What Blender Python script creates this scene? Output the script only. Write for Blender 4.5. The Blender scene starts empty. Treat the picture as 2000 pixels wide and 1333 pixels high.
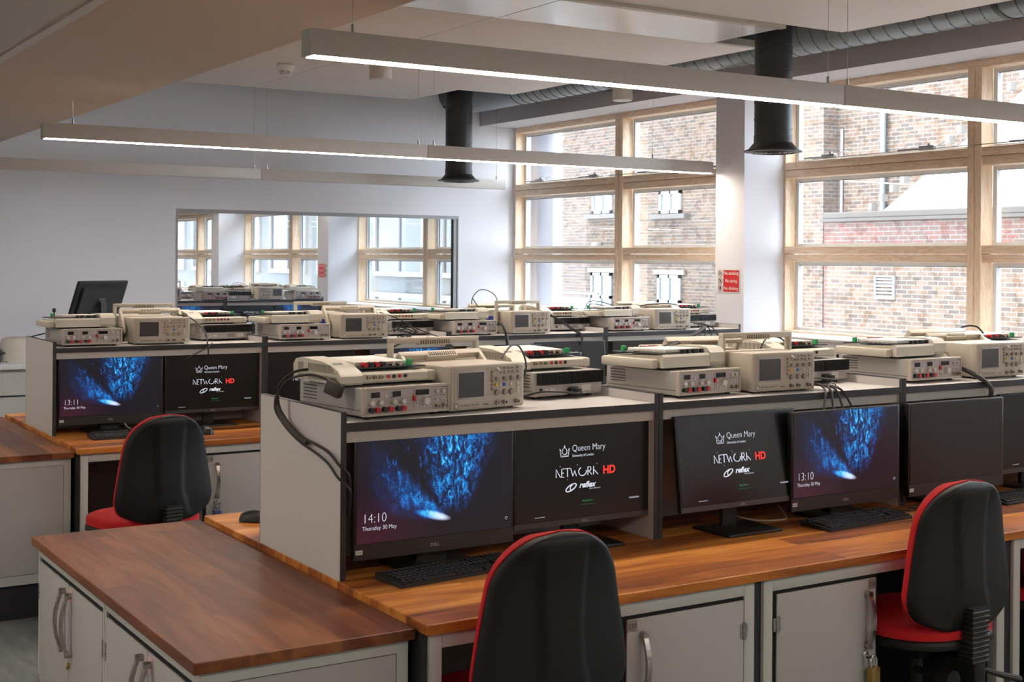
import bpy, bmesh, math, random
from mathutils import Vector, Matrix
random.seed(7)
PI = math.pi
sc = bpy.context.scene
col = sc.collection

# ------------------------------------------------------------------ camera
F_PX, U0, V0, ROLL, TH = 2598.0, 1000.0, 507.7, 0.0072, math.radians(57.73)
CAM_H = 1.72
fw = Vector((math.cos(TH), math.sin(TH), 0)); rt = Vector((math.sin(TH), -math.cos(TH), 0)); up = Vector((0, 0, 1))
cr = rt*math.cos(ROLL) + up*math.sin(ROLL); cu = up*math.cos(ROLL) - rt*math.sin(ROLL)
cd = bpy.data.cameras.new('camera'); cam = bpy.data.objects.new('camera', cd); col.objects.link(cam)
cam.matrix_world = Matrix(((cr.x, cu.x, -fw.x, 0), (cr.y, cu.y, -fw.y, 0), (cr.z, cu.z, -fw.z, CAM_H), (0, 0, 0, 1)))
cd.sensor_width = 36; cd.lens = F_PX/2000*36; cd.sensor_fit = 'HORIZONTAL'
cd.shift_y = (V0-666.5)/2000; cd.clip_start = .05; cd.clip_end = 200
sc.camera = cam
# ------------------------------------------------------------------ sky, exposure, daylight portals
SKY = 13.0
w = bpy.data.worlds.new('world'); sc.world = w; w.use_nodes = True
bg = w.node_tree.nodes['Background']; bg.inputs[0].default_value = (.86, .93, 1, 1); bg.inputs[1].default_value = SKY
sc.view_settings.view_transform = 'Standard'; sc.view_settings.look = 'None'
sc.view_settings.gamma = 1; sc.view_settings.use_curve_mapping = False
sc.view_settings.exposure = 0.5
sc.cycles.use_denoising = True
sc.cycles.max_bounces = 10; sc.cycles.diffuse_bounces = 5; sc.cycles.glossy_bounces = 5; sc.cycles.transparent_max_bounces = 16
sc.cycles.sample_clamp_indirect = 6; sc.cycles.caustics_reflective = False; sc.cycles.caustics_refractive = False
XW, XC, YB = 6.83, 6.45, 10.8          # window plane, column face, back wall
BAYS = [(7.43, 10.78), (3.76, 7.125), (.10, 3.46), (-3.56, -.20)]
for i, (y0, y1) in enumerate(BAYS):
    l = bpy.data.lights.new('daylight_portal', 'AREA'); l.shape = 'RECTANGLE'; l.size = 1.8; l.size_y = y1-y0
    l.cycles.is_portal = True
    o = bpy.data.objects.new('daylight_portal', l); col.objects.link(o)
    o.location = (XW+.16, (y0+y1)/2, 2.1); o.rotation_euler = (0, PI/2, 0)

# ------------------------------------------------------------------ materials
def new_mat(name):
    m = bpy.data.materials.new(name); m.use_nodes = True
    return m, m.node_tree, m.node_tree.nodes['Principled BSDF']
class NT:
    """tiny expression helper for node trees"""
    def __init__(s, nt): s.nt = nt
    def n(s, t, **k):
        x = s.nt.nodes.new(t)
        for a, b in k.items(): setattr(x, a, b)
        return x
    def put(s, sock, v):
        if isinstance(v, bpy.types.NodeSocket): s.nt.links.new(v, sock)
        else: sock.default_value = v
    def m(s, op, a, b=0.0, c=0.0, clamp=False):
        x = s.n('ShaderNodeMath', operation=op, use_clamp=clamp)
        s.put(x.inputs[0], a); s.put(x.inputs[1], b)
        if op in ('MULTIPLY_ADD', 'SMOOTH_MIN', 'WRAP', 'COMPARE'): s.put(x.inputs[2], c)
        return x.outputs[0]
    def mix(s, f, a, b, bt='MIX'):
        x = s.n('ShaderNodeMix', data_type='RGBA', blend_type=bt)
        s.put(x.inputs[0], f); s.put(x.inputs[6], a); s.put(x.inputs[7], b)
        return x.outputs[2]
    def sstep(s, v, a, b):
        x = s.n('ShaderNodeMapRange', interpolation_type='SMOOTHSTEP', clamp=True)
        s.put(x.inputs[0], v); x.inputs[1].default_value = a; x.inputs[2].default_value = b
        return x.outputs[0]
    def coords(s, kind='Object', scale=(1, 1, 1), rot=(0, 0, 0), loc=(0, 0, 0)):
        t = s.n('ShaderNodeTexCoord'); mp = s.n('ShaderNodeMapping')
        mp.inputs['Scale'].default_value = scale; mp.inputs['Rotation'].default_value = rot; mp.inputs['Location'].default_value = loc
        s.nt.links.new(t.outputs[kind], mp.inputs[0]); return mp.outputs[0]
    def noise(s, vec, scale, detail=4, rough=.5, dist=0.0):
        x = s.n('ShaderNodeTexNoise'); s.nt.links.new(vec, x.inputs['Vector'])
        x.inputs['Scale'].default_value = scale; x.inputs['Detail'].default_value = detail
        x.inputs['Roughness'].default_value = rough; x.inputs['Distortion'].default_value = dist
        return x.outputs['Fac']
    def ramp(s, v, pts):
        x = s.n('ShaderNodeValToRGB'); s.put(x.inputs[0], v); e = x.color_ramp.elements
        while len(e) < len(pts): e.new(.5)
        for q, (p, c) in zip(e, pts): q.position = p; q.color = (*c, 1)
        return x.outputs[0]
def c4(c): return (*c, 1) if len(c) == 3 else c
_M = {}
def mat(name, color, rough=.5, metal=0.0, vary=.06, scale=30, bump=0.0, emit=None, spec=.5, coat=0):
    """plain painted / moulded surface: a little procedural mottling in colour and sheen"""
    if name in _M: return _M[name]
    m, nt, b = new_mat(name); N = NT(nt)
    nz = N.noise(N.coords(), scale, 3)
    k = N.m('MULTIPLY_ADD', nz, 2*vary, 1-vary)
    hsv = N.n('ShaderNodeHueSaturation'); hsv.inputs['Color'].default_value = c4(color); nt.links.new(k, hsv.inputs['Value'])
    nt.links.new(hsv.outputs[0], b.inputs['Base Color'])
    nt.links.new(N.m('MULTIPLY_ADD', nz, .12, rough-.06), b.inputs['Roughness'])
    b.inputs['Metallic'].default_value = metal; b.inputs['Specular IOR Level'].default_value = spec
    if coat: b.inputs['Coat Weight'].default_value = coat; b.inputs['Coat Roughness'].default_value = .1
    if bump:
        bp = N.n('ShaderNodeBump'); bp.inputs['Strength'].default_value = bump; bp.inputs['Distance'].default_value = .002
        nt.links.new(N.noise(N.coords(), scale*8, 2), bp.inputs['Height']); nt.links.new(bp.outputs[0], b.inputs['Normal'])
    if emit: b.inputs['Emission Color'].default_value = c4(color); b.inputs['Emission Strength'].default_value = emit
    _M[name] = m; return m
def glow(name, color, s):
    m, nt, b = new_mat(name)
    b.inputs['Base Color'].default_value = (.02, .02, .02, 1); b.inputs['Emission Color'].default_value = c4(color); b.inputs['Emission Strength'].default_value = s
    return m

white = mat('wall_paint', (.78, .78, .82), .8, vary=.02, scale=4)
ceil_m = mat('ceiling_paint', (.76, .71, .66), .7, vary=.02, scale=3)
soffit_m = mat('soffit_paint', (.64, .54, .45), .75, vary=.02, scale=3)
panel_gloss = mat('radiant_panel', (.84, .86, .84), .22, vary=.03, scale=2)
trim_beige = mat('trim_beige', (.46, .43, .36), .5)
beam_m = mat('beam_paint', (.56, .54, .56), .8, vary=.02, scale=3)
concrete = mat('slab_concrete', (.20, .20, .20), .9)
black = mat('black_plastic', (.010, .010, .011), .42)
blackm = mat('black_edge', (.022, .022, .026), .45)
blacktape = mat('black_rubber', (.018, .017, .016), .5)
dark = mat('gap_shade_black', (.006, .006, .006), .9)  # black that stands for the shade inside door gaps
lam = mat('white_laminate', (.62, .59, .57), .45, vary=.02, scale=6)
greym = mat('grey_enamel', (.50, .50, .465), .42, vary=.02, scale=6)
doorm = mat('door_laminate', (.42, .405, .385), .5, vary=.02, scale=6)
inst = mat('instrument_beige', (.52, .465, .385), .42, vary=.04)
instg = mat('instrument_grey', (.42, .40, .38), .45, vary=.04)
instf = mat('instrument_face', (.46, .42, .40), .4, vary=.04)
ivory = mat('ivory_plastic', (.63, .585, .49), .4, vary=.03)
bread = mat('breadboard_white', (.80, .77, .72), .45, vary=.02)
knobw = mat('knob_white', (.70, .66, .60), .35)
knobg = mat('knob_grey', (.33, .29, .25), .4)
redp = mat('red_plastic', (.55, .015, .02), .35)
yellowp = mat('yellow_plastic', (.75, .55, .03), .35)
bluep = mat('blue_plastic', (.03, .13, .60), .35)
greenp = mat('green_plastic', (.03, .45, .12), .4)
steel = mat('brushed_steel', (.46, .43, .39), .28, 1.0)
chrome = mat('chrome', (.8, .8, .8), .12, 1.0)
brass = mat('brass', (.50, .33, .10), .35, 1.0)
gold = mat('bnc_gold', (.45, .34, .22), .3, 1.0)
lcd = mat('display_glass', (.012, .010, .014), .12)
lcdg = mat('scope_screen', (.045, .042, .042), .22, spec=.7)
redfab = mat('red_fabric', (.52, .004, .008), .85, vary=.12, scale=90, bump=.4)
chairp = mat('chair_shell_plastic', (.0065, .007, .0075), .45, vary=.1, scale=60, bump=.4, spec=.3)
keym = mat('key_plastic', (.018, .018, .018), .42, vary=.15)
legend = mat('key_legend', (.45, .45, .45), .5)
stick = mat('sticker_white', (.72, .72, .70), .6)
pink = mat('sticker_pink', (.72, .42, .45), .6)
greyst = mat('sticker_grey', (.25, .22, .19), .6)
alu = mat('white_aluminium', (.72, .76, .80), .4)
sill_m = mat('sill_white', (.78, .77, .76), .4)
ductm = mat('duct_black', (.022, .024, .026), .42, vary=.2, scale=12)
ductg = mat('duct_grey', (.16, .18, .19), .38, .3, vary=.15, scale=10)
lightbody = mat('luminaire_white', (.62, .59, .54), .45)
floorm, nt, b = new_mat('vinyl_floor'); N = NT(nt)
nt.links.new(N.ramp(N.noise(N.coords(scale=(6, 1.2, 1)), 3, 6, .6), [(.3, (.10, .11, .11)), (.55, (.17, .18, .175)), (.75, (.25, .25, .24))]), b.inputs['Base Color']); b.inputs['Roughness'].default_value = .5
led = glow('led_diffuser', (1, .88, .76), 40)
whiteglow = glow('screen_white', (.85, .88, 1), .62)
redglow = glow('screen_red', (.9, .04, .03), .75)
greenglow = glow('screen_green', (.02, .35, .08), .35)
brickv = None

def wood(name, along, tones, stave=.11, length=1.9, rough=.36):
    """laminated hardwood: staves with their own tone, long grain and dark figure"""
    m, nt, b = new_mat(name); N = NT(nt)
    rot = (0, 0, 0) if along == 'X' else (0, 0, PI/2)
    vec = N.coords(rot=rot)
    br = N.n('ShaderNodeTexBrick'); nt.links.new(vec, br.inputs['Vector'])
    br.inputs['Color1'].default_value = (0, 0, 0, 1); br.inputs['Color2'].default_value = (1, 1, 1, 1)
    br.inputs['Mortar Size'].default_value = 0; br.inputs['Scale'].default_value = 1
    br.inputs['Brick Width'].default_value = length; br.inputs['Row Height'].default_value = stave; br.offset = .37
    per = N.n('ShaderNodeSeparateColor'); nt.links.new(br.outputs[0], per.inputs[0])
    stv = N.coords(rot=rot, scale=(1, 1, 1)); mp = N.n('ShaderNodeMapping'); nt.links.new(stv, mp.inputs[0]); mp.inputs['Scale'].default_value = (1.1, 9, 9)
    # shift the grain from stave to stave
    add = N.n('ShaderNodeVectorMath', operation='ADD'); nt.links.new(mp.outputs[0], add.inputs[0])
    cmb = N.n('ShaderNodeCombineXYZ'); nt.links.new(N.m('MULTIPLY', per.outputs[0], 37.0), cmb.inputs[0]); nt.links.new(N.m('MULTIPLY', per.outputs[0], 11.0), cmb.inputs[2]); nt.links.new(cmb.outputs[0], add.inputs[1])
    fig = N.noise(add.outputs[0], 1.6, 5, .6, .8); fine = N.noise(add.outputs[0], 14, 3, .7)
    t = N.m('ADD', N.m('MULTIPLY', per.outputs[0], .70), N.m('MULTIPLY', N.sstep(fig, .25, .75), .55)); t = N.m('ADD', t, N.m('MULTIPLY', fine, .14)); t = N.m('SUBTRACT', t, .20, clamp=True)
    nt.links.new(N.ramp(t, tones), b.inputs['Base Color'])
    b.inputs['Specular IOR Level'].default_value = .22
    nt.links.new(N.m('MULTIPLY_ADD', fine, .15, rough-.07), b.inputs['Roughness'])
    return m
wood_bench = wood('iroko_bench', 'X', [(.05, (.15, .040, .012)), (.35, (.32, .095, .022)), (.62, (.52, .18, .033)), (.95, (.74, .33, .075))], .105)
wood_table = wood('iroko_table', 'Y', [(.05, (.075, .022, .011)), (.4, (.145, .044, .021)), (.65, (.20, .068, .030)), (.95, (.31, .115, .045))], .14)
def pine(name, scale):
    m, nt, b = new_mat(name); N = NT(nt)
    g = N.noise(N.coords(scale=scale), 3.2, 4, .6, 1.0)
    wv = N.m('SINE', N.m('MULTIPLY', g, 46.0)); t = N.m('MULTIPLY_ADD', wv, .32, .5)
    nt.links.new(N.ramp(t, [(0, (.76, .53, .34)), (.5, (.90, .69, .49)), (1, (.94, .77, .59))]), b.inputs['Base Color']); b.inputs['Roughness'].default_value = .45
    return m
pine_y = pine('pine_along_y', (5, .55, 5)); pine_z = pine('pine_upright', (5, 5, .55))
def brick(name, c1, c2, mortar, tint=(.75, .62, .5), rot=None, dark_amt=.5):
    m, nt, b = new_mat(name); N = NT(nt)
    tc = N.n('ShaderNodeTexCoord'); sp = N.n('ShaderNodeSeparateXYZ'); nt.links.new(tc.outputs['Object'], sp.inputs[0])
    cm = N.n('ShaderNodeCombineXYZ'); nt.links.new(N.m('ADD', sp.outputs[1], sp.outputs[0]), cm.inputs[0]); nt.links.new(sp.outputs[2], cm.inputs[1])
    br = N.n('ShaderNodeTexBrick'); nt.links.new(cm.outputs[0], br.inputs['Vector'])
    br.inputs['Color1'].default_value = c4(c1); br.inputs['Color2'].default_value = c4(c2); br.inputs['Mortar'].default_value = c4(mortar)
    br.inputs['Scale'].default_value = 1; br.inputs['Brick Width'].default_value = .235; br.inputs['Row Height'].default_value = .082
    br.inputs['Mortar Size'].default_value = .009; br.inputs['Mortar Smooth'].default_value = .2; br.inputs['Bias'].default_value = -.1
    n1 = N.noise(cm.outputs[0], 4.5, 2); n2 = N.noise(cm.outputs[0], .35, 3)
    c = N.mix(N.sstep(n1, .52, .62), br.outputs[0], c4(tint), 'MULTIPLY'); c = N.mix(N.m('MULTIPLY', N.sstep(n2, .4, .65), dark_amt), c, (.85, .95, 1.1, 1), 'MULTIPLY')
    nt.links.new(c, b.inputs['Base Color']); b.inputs['Roughness'].default_value = .9
    return m
brick_tan = brick('london_stock_brick', (.093, .058, .037), (.042, .030, .024), (.118, .104, .086))
brick_red = brick('red_brick', (.078, .031, .023), (.050, .036, .027), (.086, .077, .065), (.8, .55, .5))
# window glass: mostly clear, reflects a little
def glass(name, refl, tint=(1, 1, 1), gtint=(1, 1, 1), body=None, fres=True):
    m, nt, b = new_mat(name); N = NT(nt); nt.nodes.remove(b)
    tr = N.n('ShaderNodeBsdfTransparent'); tr.inputs[0].default_value = c4(tint)
    gl = N.n('ShaderNodeBsdfGlossy'); gl.inputs[0].default_value = c4(gtint); gl.inputs['Roughness'].default_value = 0
    mx = N.n('ShaderNodeMixShader'); 
    if fres:
        lw = N.n('ShaderNodeLayerWeight'); lw.inputs[0].default_value = .25
        nt.links.new(N.m('MULTIPLY_ADD', lw.outputs['Fresnel'], .5, refl), mx.inputs[0])
    else: mx.inputs[0].default_value = refl
    nt.links.new(tr.outputs[0], mx.inputs[1]); nt.links.new(gl.outputs[0], mx.inputs[2]); nt.links.new(mx.outputs[0], nt.nodes['Material Output'].inputs[0])
    return m
glass_out = glass('window_glass', .03, (.97, .985, 1))
glass_in = glass('partition_glass', .72, (.7, .75, .78), (.92, .97, 1), fres=False)

def splash(name, gain=1.0):
    """lock-screen picture: a blue spray rising from a bright point over a dark maroon ground"""
    m, nt, b = new_mat(name); N = NT(nt)
    tc = N.n('ShaderNodeTexCoord'); sp = N.n('ShaderNodeSeparateXYZ'); nt.links.new(tc.outputs['UV'], sp.inputs[0]); u, v = sp.outputs[0], sp.outputs[1]
    mp = N.n('ShaderNodeMapping'); nt.links.new(tc.outputs['UV'], mp.inputs[0]); mp.inputs['Scale'].default_value = (1.78, .50, 1)
    st = N.noise(mp.outputs[0], 17, 6, .7, .9); fn = N.noise(mp.outputs[0], 60, 4, .7, 1.0)
    stk = N.m('MULTIPLY', N.sstep(st, .40, .68), N.m('MULTIPLY_ADD', N.sstep(fn, .35, .7), .8, .4))
    # main plume
    dx = N.m('ABSOLUTE', N.m('SUBTRACT', u, N.m('MULTIPLY_ADD', v, .055, .585)))
    wd = N.m('MULTIPLY_ADD', v, .20, .055)
    q = N.m('DIVIDE', dx, wd); pl = N.m('SUBTRACT', 1.0, N.sstep(q, .45, 1.25)); pl = N.m('MULTIPLY', pl, N.sstep(v, .17, .42))
    # second fan going up and left of the point
    a = N.m('SUBTRACT', .57, u); h = N.m('SUBTRACT', v, .17)
    d2 = N.m('ABSOLUTE', N.m('SUBTRACT', h, N.m('MULTIPLY', a, 1.05))); f2 = N.m('SUBTRACT', 1.0, N.sstep(N.m('DIVIDE', d2, N.m('MULTIPLY_ADD', a, .75, .035)), .2, 1.2))
    f2 = N.m('MULTIPLY', f2, N.m('MULTIPLY', N.sstep(a, 0, .06), N.m('SUBTRACT', 1.0, N.sstep(a, .14, .55))))
    # white-hot burst
    bx = N.m('DIVIDE', N.m('SUBTRACT', u, .47), .13); by = N.m('DIVIDE', N.m('ADD', N.m('SUBTRACT', v, .215), N.m('MULTIPLY', N.m('SUBTRACT', u, .47), .45)), .05)
    r2 = N.m('ADD', N.m('MULTIPLY', bx, bx), N.m('MULTIPLY', by, by)); burst = N.m('SUBTRACT', 1.0, N.sstep(r2, 0, 1.0))
    hot = N.m('MULTIPLY', burst, N.sstep(u, .42, .56))
    # faint scattered drops
    dr = N.m('MULTIPLY', N.sstep(st, .55, .75), N.m('MULTIPLY', N.m('SUBTRACT', 1.0, N.sstep(N.m('ABSOLUTE', N.m('SUBTRACT', u, .42)), .2, .45)), N.sstep(v, .2, .9)))
    spray = N.m('ADD', N.m('MULTIPLY', pl, N.m('MULTIPLY_ADD', stk, .95, .05)), N.m('MULTIPLY', f2, N.m('MULTIPLY_ADD', stk, .65, .20)))
    spray = N.m('ADD', spray, N.m('MULTIPLY', dr, .55)); spray = N.m('ADD', spray, N.m('MULTIPLY', burst, .55))
    colr = N.ramp(N.m('MINIMUM', spray, 1.0), [(0, (.004, .004, .008)), (.15, (.004, .018, .075)), (.4, (.004, .085, .33)), (.7, (.008, .27, .66)), (1, (.10, .58, .86))])
    mar = N.m('MULTIPLY', N.m('SUBTRACT', 1.0, N.sstep(v, .0, .6)), N.m('SUBTRACT', 1.0, N.sstep(u, .0, .62)))
    colr = N.mix(N.m('MULTIPLY', mar, .9), colr, (.028, .002, .007, 1), 'ADD')
    colr = N.mix(N.m('MULTIPLY', hot, .9), colr, (.8, .85, .9, 1))
    b.inputs['Base Color'].default_value = (.01, .01, .012, 1); b.inputs['Roughness'].default_value = .3; b.inputs['Specular IOR Level'].default_value = .5
    nt.links.new(colr, b.inputs['Emission Color']); b.inputs['Emission Strength'].default_value = gain
    return m
splash_m = splash('lock_screen', .95)
def panel(name, c, r, s):
    m, nt, b = new_mat(name); b.inputs['Base Color'].default_value = c4(c); b.inputs['Roughness'].default_value = r; b.inputs['Specular IOR Level'].default_value = s; return m
boot_m = panel('dark_screen', (.009, .009, .011), .27, .5)
off_m = panel('switched_off_screen', (.014, .012, .012), .36, .5)
# ------------------------------------------------------------------ mesh helpers
class MB:
    def __init__(s): s.bm = bmesh.new(); s.mats = []
    def mi(s, m):
        if m is None: return 0
        if m not in s.mats: s.mats.append(m)
        return s.mats.index(m)
    def _fin(s, faces, m, M=None):
        i = s.mi(m)
        vs = set()
        for f in faces:
            f.material_index = i
            for v in f.verts: vs.add(v)
        if M is not None: bmesh.ops.transform(s.bm, matrix=M, verts=list(vs))
    def box(s, x0, y0, z0, x1, y1, z1, m=None, bev=0.0, seg=2, M=None):
        x0, x1 = min(x0, x1), max(x0, x1); y0, y1 = min(y0, y1), max(y0, y1); z0, z1 = min(z0, z1), max(z0, z1)
        v = [s.bm.verts.new(p) for p in ((x0, y0, z0), (x1, y0, z0), (x1, y1, z0), (x0, y1, z0), (x0, y0, z1), (x1, y0, z1), (x1, y1, z1), (x0, y1, z1))]
        fs = [s.bm.faces.new([v[i] for i in q]) for q in ((3, 2, 1, 0), (4, 5, 6, 7), (0, 1, 5, 4), (1, 2, 6, 5), (2, 3, 7, 6), (3, 0, 4, 7))]
        if bev:
            i = s.mi(m)
            for f in fs: f.material_index = i
            es = list({e for f in fs for e in f.edges})
            r = bmesh.ops.bevel(s.bm, geom=es, offset=bev, segments=seg, affect='EDGES', profile=.5)
            fs = list(set([f for f in fs if f.is_valid] + [f for f in r['faces'] if f.is_valid]))
        s._fin(fs, m, M); return s
    def cyl(s, p, r, h, m=None, axis='z', seg=20, r2=None, M=None):
        """from p along +axis"""
        r2 = r if r2 is None else r2
        A = {'z': Matrix.Identity(4), 'x': Matrix.Rotation(PI/2, 4, 'Y'), 'y': Matrix.Rotation(-PI/2, 4, 'X')}[axis]
        g = bmesh.ops.create_cone(s.bm, cap_ends=True, segments=seg, radius1=r, radius2=r2, depth=h, matrix=Matrix.Translation(p) @ A @ Matrix.Translation((0, 0, h/2)))
        s._fin({f for v in g['verts'] for f in v.link_faces}, m, M); return s
    def lathe(s, prof, m=None, seg=24, c=(0, 0, 0), M=None, sy=1.0):
        rings = []
        for r, z in prof:
            rings.append([s.bm.verts.new((c[0]+r*math.cos(2*PI*k/seg), c[1]+sy*r*math.sin(2*PI*k/seg), c[2]+z)) for k in range(seg)])
        fs = []
        for a, b_ in zip(rings, rings[1:]):
            for k in range(seg): fs.append(s.bm.faces.new((a[k], a[(k+1) % seg], b_[(k+1) % seg], b_[k])))
        fs.append(s.bm.faces.new(list(reversed(rings[0])))); fs.append(s.bm.faces.new(rings[-1]))
        s._fin(fs, m, M); return s
    def tube(s, pts, r, m=None, seg=8, M=None, smooth=4):
        P = [Vector(p) for p in pts]
        if smooth > 1 and len(P) > 2:
            Q = []
            for i in range(len(P)-1):
                a, b_, c, d = P[max(i-1, 0)], P[i], P[i+1], P[min(i+2, len(P)-1)]
                for k in range(smooth):
                    t = k/smooth
                    Q.append(.5*((2*b_)+(c-a)*t+(2*a-5*b_+4*c-d)*t*t+(-a+3*b_-3*c+d)*t**3))
            Q.append(P[-1]); P = Q
        rings = []; nrm = None
        for i, p in enumerate(P):
            t = (P[min(i+1, len(P)-1)]-P[max(i-1, 0)]).normalized()
            if nrm is None: nrm = t.orthogonal().normalized()
            nrm = (nrm-t*nrm.dot(t)).normalized(); bi = t.cross(nrm)
            rr = r(i/(len(P)-1)) if callable(r) else r
            rings.append([s.bm.verts.new(p+nrm*rr*math.cos(2*PI*k/seg)+bi*rr*math.sin(2*PI*k/seg)) for k in range(seg)])
        fs = []
        for a, b_ in zip(rings, rings[1:]):
            for k in range(seg): fs.append(s.bm.faces.new((a[k], a[(k+1) % seg], b_[(k+1) % seg], b_[k])))
        fs.append(s.bm.faces.new(list(reversed(rings[0])))); fs.append(s.bm.faces.new(rings[-1]))
        s._fin(fs, m, M); return s
    def prism(s, prof, a0, a1, m=None, axis='x', M=None):
        """closed polygon extruded along axis; prof is (y,z) for x, (x,z) for y, (x,y) for z"""
        f3 = {'x': lambda p, a: (a, p[0], p[1]), 'y': lambda p, a: (p[0], a, p[1]), 'z': lambda p, a: (p[0], p[1], a)}[axis]
        A = [s.bm.verts.new(f3(p, a0)) for p in prof]; B = [s.bm.verts.new(f3(p, a1)) for p in prof]; n = len(prof)
        fs = [s.bm.faces.new(A), s.bm.faces.new(list(reversed(B)))]
        for k in range(n): fs.append(s.bm.faces.new((A[k], B[k], B[(k+1) % n], A[(k+1) % n])))
        s._fin(fs, m, M); return s
    def frame(s, x0, z0, x1, z1, w, y0, y1, m=None, bev=0, wt=None, wb=None):
        """rectangular frame in the XZ plane"""
        wt = w if wt is None else wt; wb = w if wb is None else wb
        s.box(x0, y0, z0, x0+w, y1, z1, m, bev); s.box(x1-w, y0, z0, x1, y1, z1, m, bev)
        s.box(x0+w, y0, z1-wt, x1-w, y1, z1, m, bev)
        if wb: s.box(x0+w, y0, z0, x1-w, y1, z0+wb, m, bev)
        return s
    def build(s, name, m=None, parent=None, smooth=35, loc=None, rot=None):
        bmesh.ops.recalc_face_normals(s.bm, faces=s.bm.faces)
        me = bpy.data.meshes.new(name); s.bm.to_mesh(me); s.bm.free()
        for x in (s.mats or [m]): me.materials.append(x)
        if smooth:
            me.polygons.foreach_set('use_smooth', [True]*len(me.polygons)); me.set_sharp_from_angle(angle=math.radians(smooth))
        o = bpy.data.objects.new(name, me); col.objects.link(o)
        if parent: o.parent = parent
        if loc: o.location = loc
        if rot: o.rotation_euler = rot
        return o
def tag(o, label=None, cat=None, group=None, kind=None):
    for k, v in (('label', label), ('category', cat), ('group', group), ('kind', kind)):
        if v: o[k] = v
    return o
def thing(name, label=None, cat=None, loc=(0, 0, 0), rz=0.0, group=None, kind=None):
    o = bpy.data.objects.new(name, None); col.objects.link(o); o.location = loc; o.rotation_euler = (0, 0, rz); o.empty_display_size = .05
    return tag(o, label, cat, group, kind)
def copy_tree(o, parent=None):
    c = o.copy(); col.objects.link(c)
    if parent: c.parent = parent
    for ch in list(o.children): copy_tree(ch, c)
    return c
def place(proto, loc, rz, label, group):
    if not proto.get('used'): proto['used'] = 1; o = proto
    else: o = copy_tree(proto)
    o.location = loc; o.rotation_euler = (0, 0, rz); o['label'] = label
    if group: o['group'] = group
    return o
_T = {}
def text_bm(mb, s, size, M, m, bold=0.0, sx=1.0, align='CENTER', ext=.0004, shear=0.0):
    """add lettering (reading along local +x, up local +z after M) to a mesh builder"""
    key = (s, bold, align, shear)
    if key not in _T:
        cu_ = bpy.data.curves.new('t', 'FONT'); cu_.body = s; cu_.size = 1; cu_.align_x = align; cu_.offset = bold; cu_.shear = shear; cu_.resolution_u = 3
        ob = bpy.data.objects.new('t', cu_); col.objects.link(ob); dg = bpy.context.evaluated_depsgraph_get(); dg.update()
        me = bpy.data.meshes.new_from_object(ob.evaluated_get(dg)); _T[key] = me
        bpy.data.objects.remove(ob)
    me = _T[key]; i = mb.mi(m); nv = [mb.bm.verts.new(M @ Vector((v.co.x*size*sx, 0, v.co.y*size))) for v in me.vertices]
    fs = []
    for p in me.polygons:
        try: f = mb.bm.faces.new([nv[k] for k in p.vertices]); f.material_index = i
        except ValueError: pass
T = Matrix.Translation
def RX(a): return Matrix.Rotation(a, 4, 'X')
def RY(a): return Matrix.Rotation(a, 4, 'Y')
def RZ(a): return Matrix.Rotation(a, 4, 'Z')
def struct(o): o['kind'] = 'structure'; return o
# ------------------------------------------------------------------ room shell
ZC, ZS_, XS = 3.10, 2.58, 2.085       # ceiling rafts, lowered soffit, soffit edge
X0R, Y0R = -4.0, -5.0
struct(MB().box(X0R, Y0R, -.12, 6.98, YB+.15, 0).build('floor', floorm, smooth=0))
GX0, GX1, GZ0, GZ1 = 3.53, 6.225, .95, 2.125
struct(MB().box(X0R, YB, 0, GX0, YB+.15, 3.75).box(GX1, YB, 0, 6.98, YB+.15, 3.75).box(GX0, YB, 0, GX1, YB+.15, GZ0).box(GX0, YB, GZ1, GX1, YB+.15, 3.75).build('wall_back', white, smooth=0))
struct(MB().box(X0R-.15, Y0R, 0, X0R, YB, 3.75).build('wall_left', white, smooth=0))
struct(MB().box(X0R-.15, Y0R-.15, 0, 6.98, Y0R, 3.75).build('wall_rear', white, smooth=0))
wr = MB().box(XC, Y0R, 0, 6.98, YB, 1.19)
edges = [Y0R]+[v for b_ in sorted(BAYS) for v in b_]+[YB]
for a, b_ in zip(edges[::2], edges[1::2]): wr.box(XC if b_ < YB else XW, a, 1.19, 6.98, b_, 2.98)
struct(wr.build('wall_right', white, smooth=0))
struct(MB().box(XC, Y0R, 2.98, 6.98, YB, 3.75).build('beam_right', beam_m, smooth=0))
cm_ = MB()
G = .006
for (x0, x1) in ((XS+.005, 3.94), (3.94+G, 5.93)):
    for (y0, y1) in ((-1.6, 2.0), (2.0+G, 5.70), (6.45, 9.39)):
        cm_.box(x0, y0, ZC, x1, y1, ZC+.03)
    cm_.box(x0, Y0R, ZC, x1, -1.6-G, ZC+.03)
cm_.box(XS+.005, 9.396, ZC, 3.94, 10.2, ZC+.03); cm_.box(3.946, 9.396, ZC, 5.40, 10.2, ZC+.03)
struct(cm_.build('ceiling', ceil_m, smooth=0))
struct(MB().box(X0R, Y0R, 3.62, XC, YB, 3.75).build('ceiling_slab', concrete, smooth=0))
# radiant panel recessed between the rafts
rp = thing('radiant_ceiling_panel', 'glossy white ribbed radiant panel set into the ceiling by the round duct', 'ceiling panel', (0, 0, 0))
for (x0, x1) in ((XS+.01, 3.925), (3.935, 5.48)):
    m_ = MB().box(x0, 5.76, ZC-.015, x1, 6.385, ZC+.03)
    m_.build('panel', panel_gloss, rp, smooth=0)
MB().box(XS+.01, 5.705, ZC-.02, 5.48, 5.757, ZC+.03).box(XS+.01, 6.388, ZC-.004, 5.93, 6.445, ZC+.04).build('edge_trim', trim_beige, rp, smooth=0)
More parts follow.
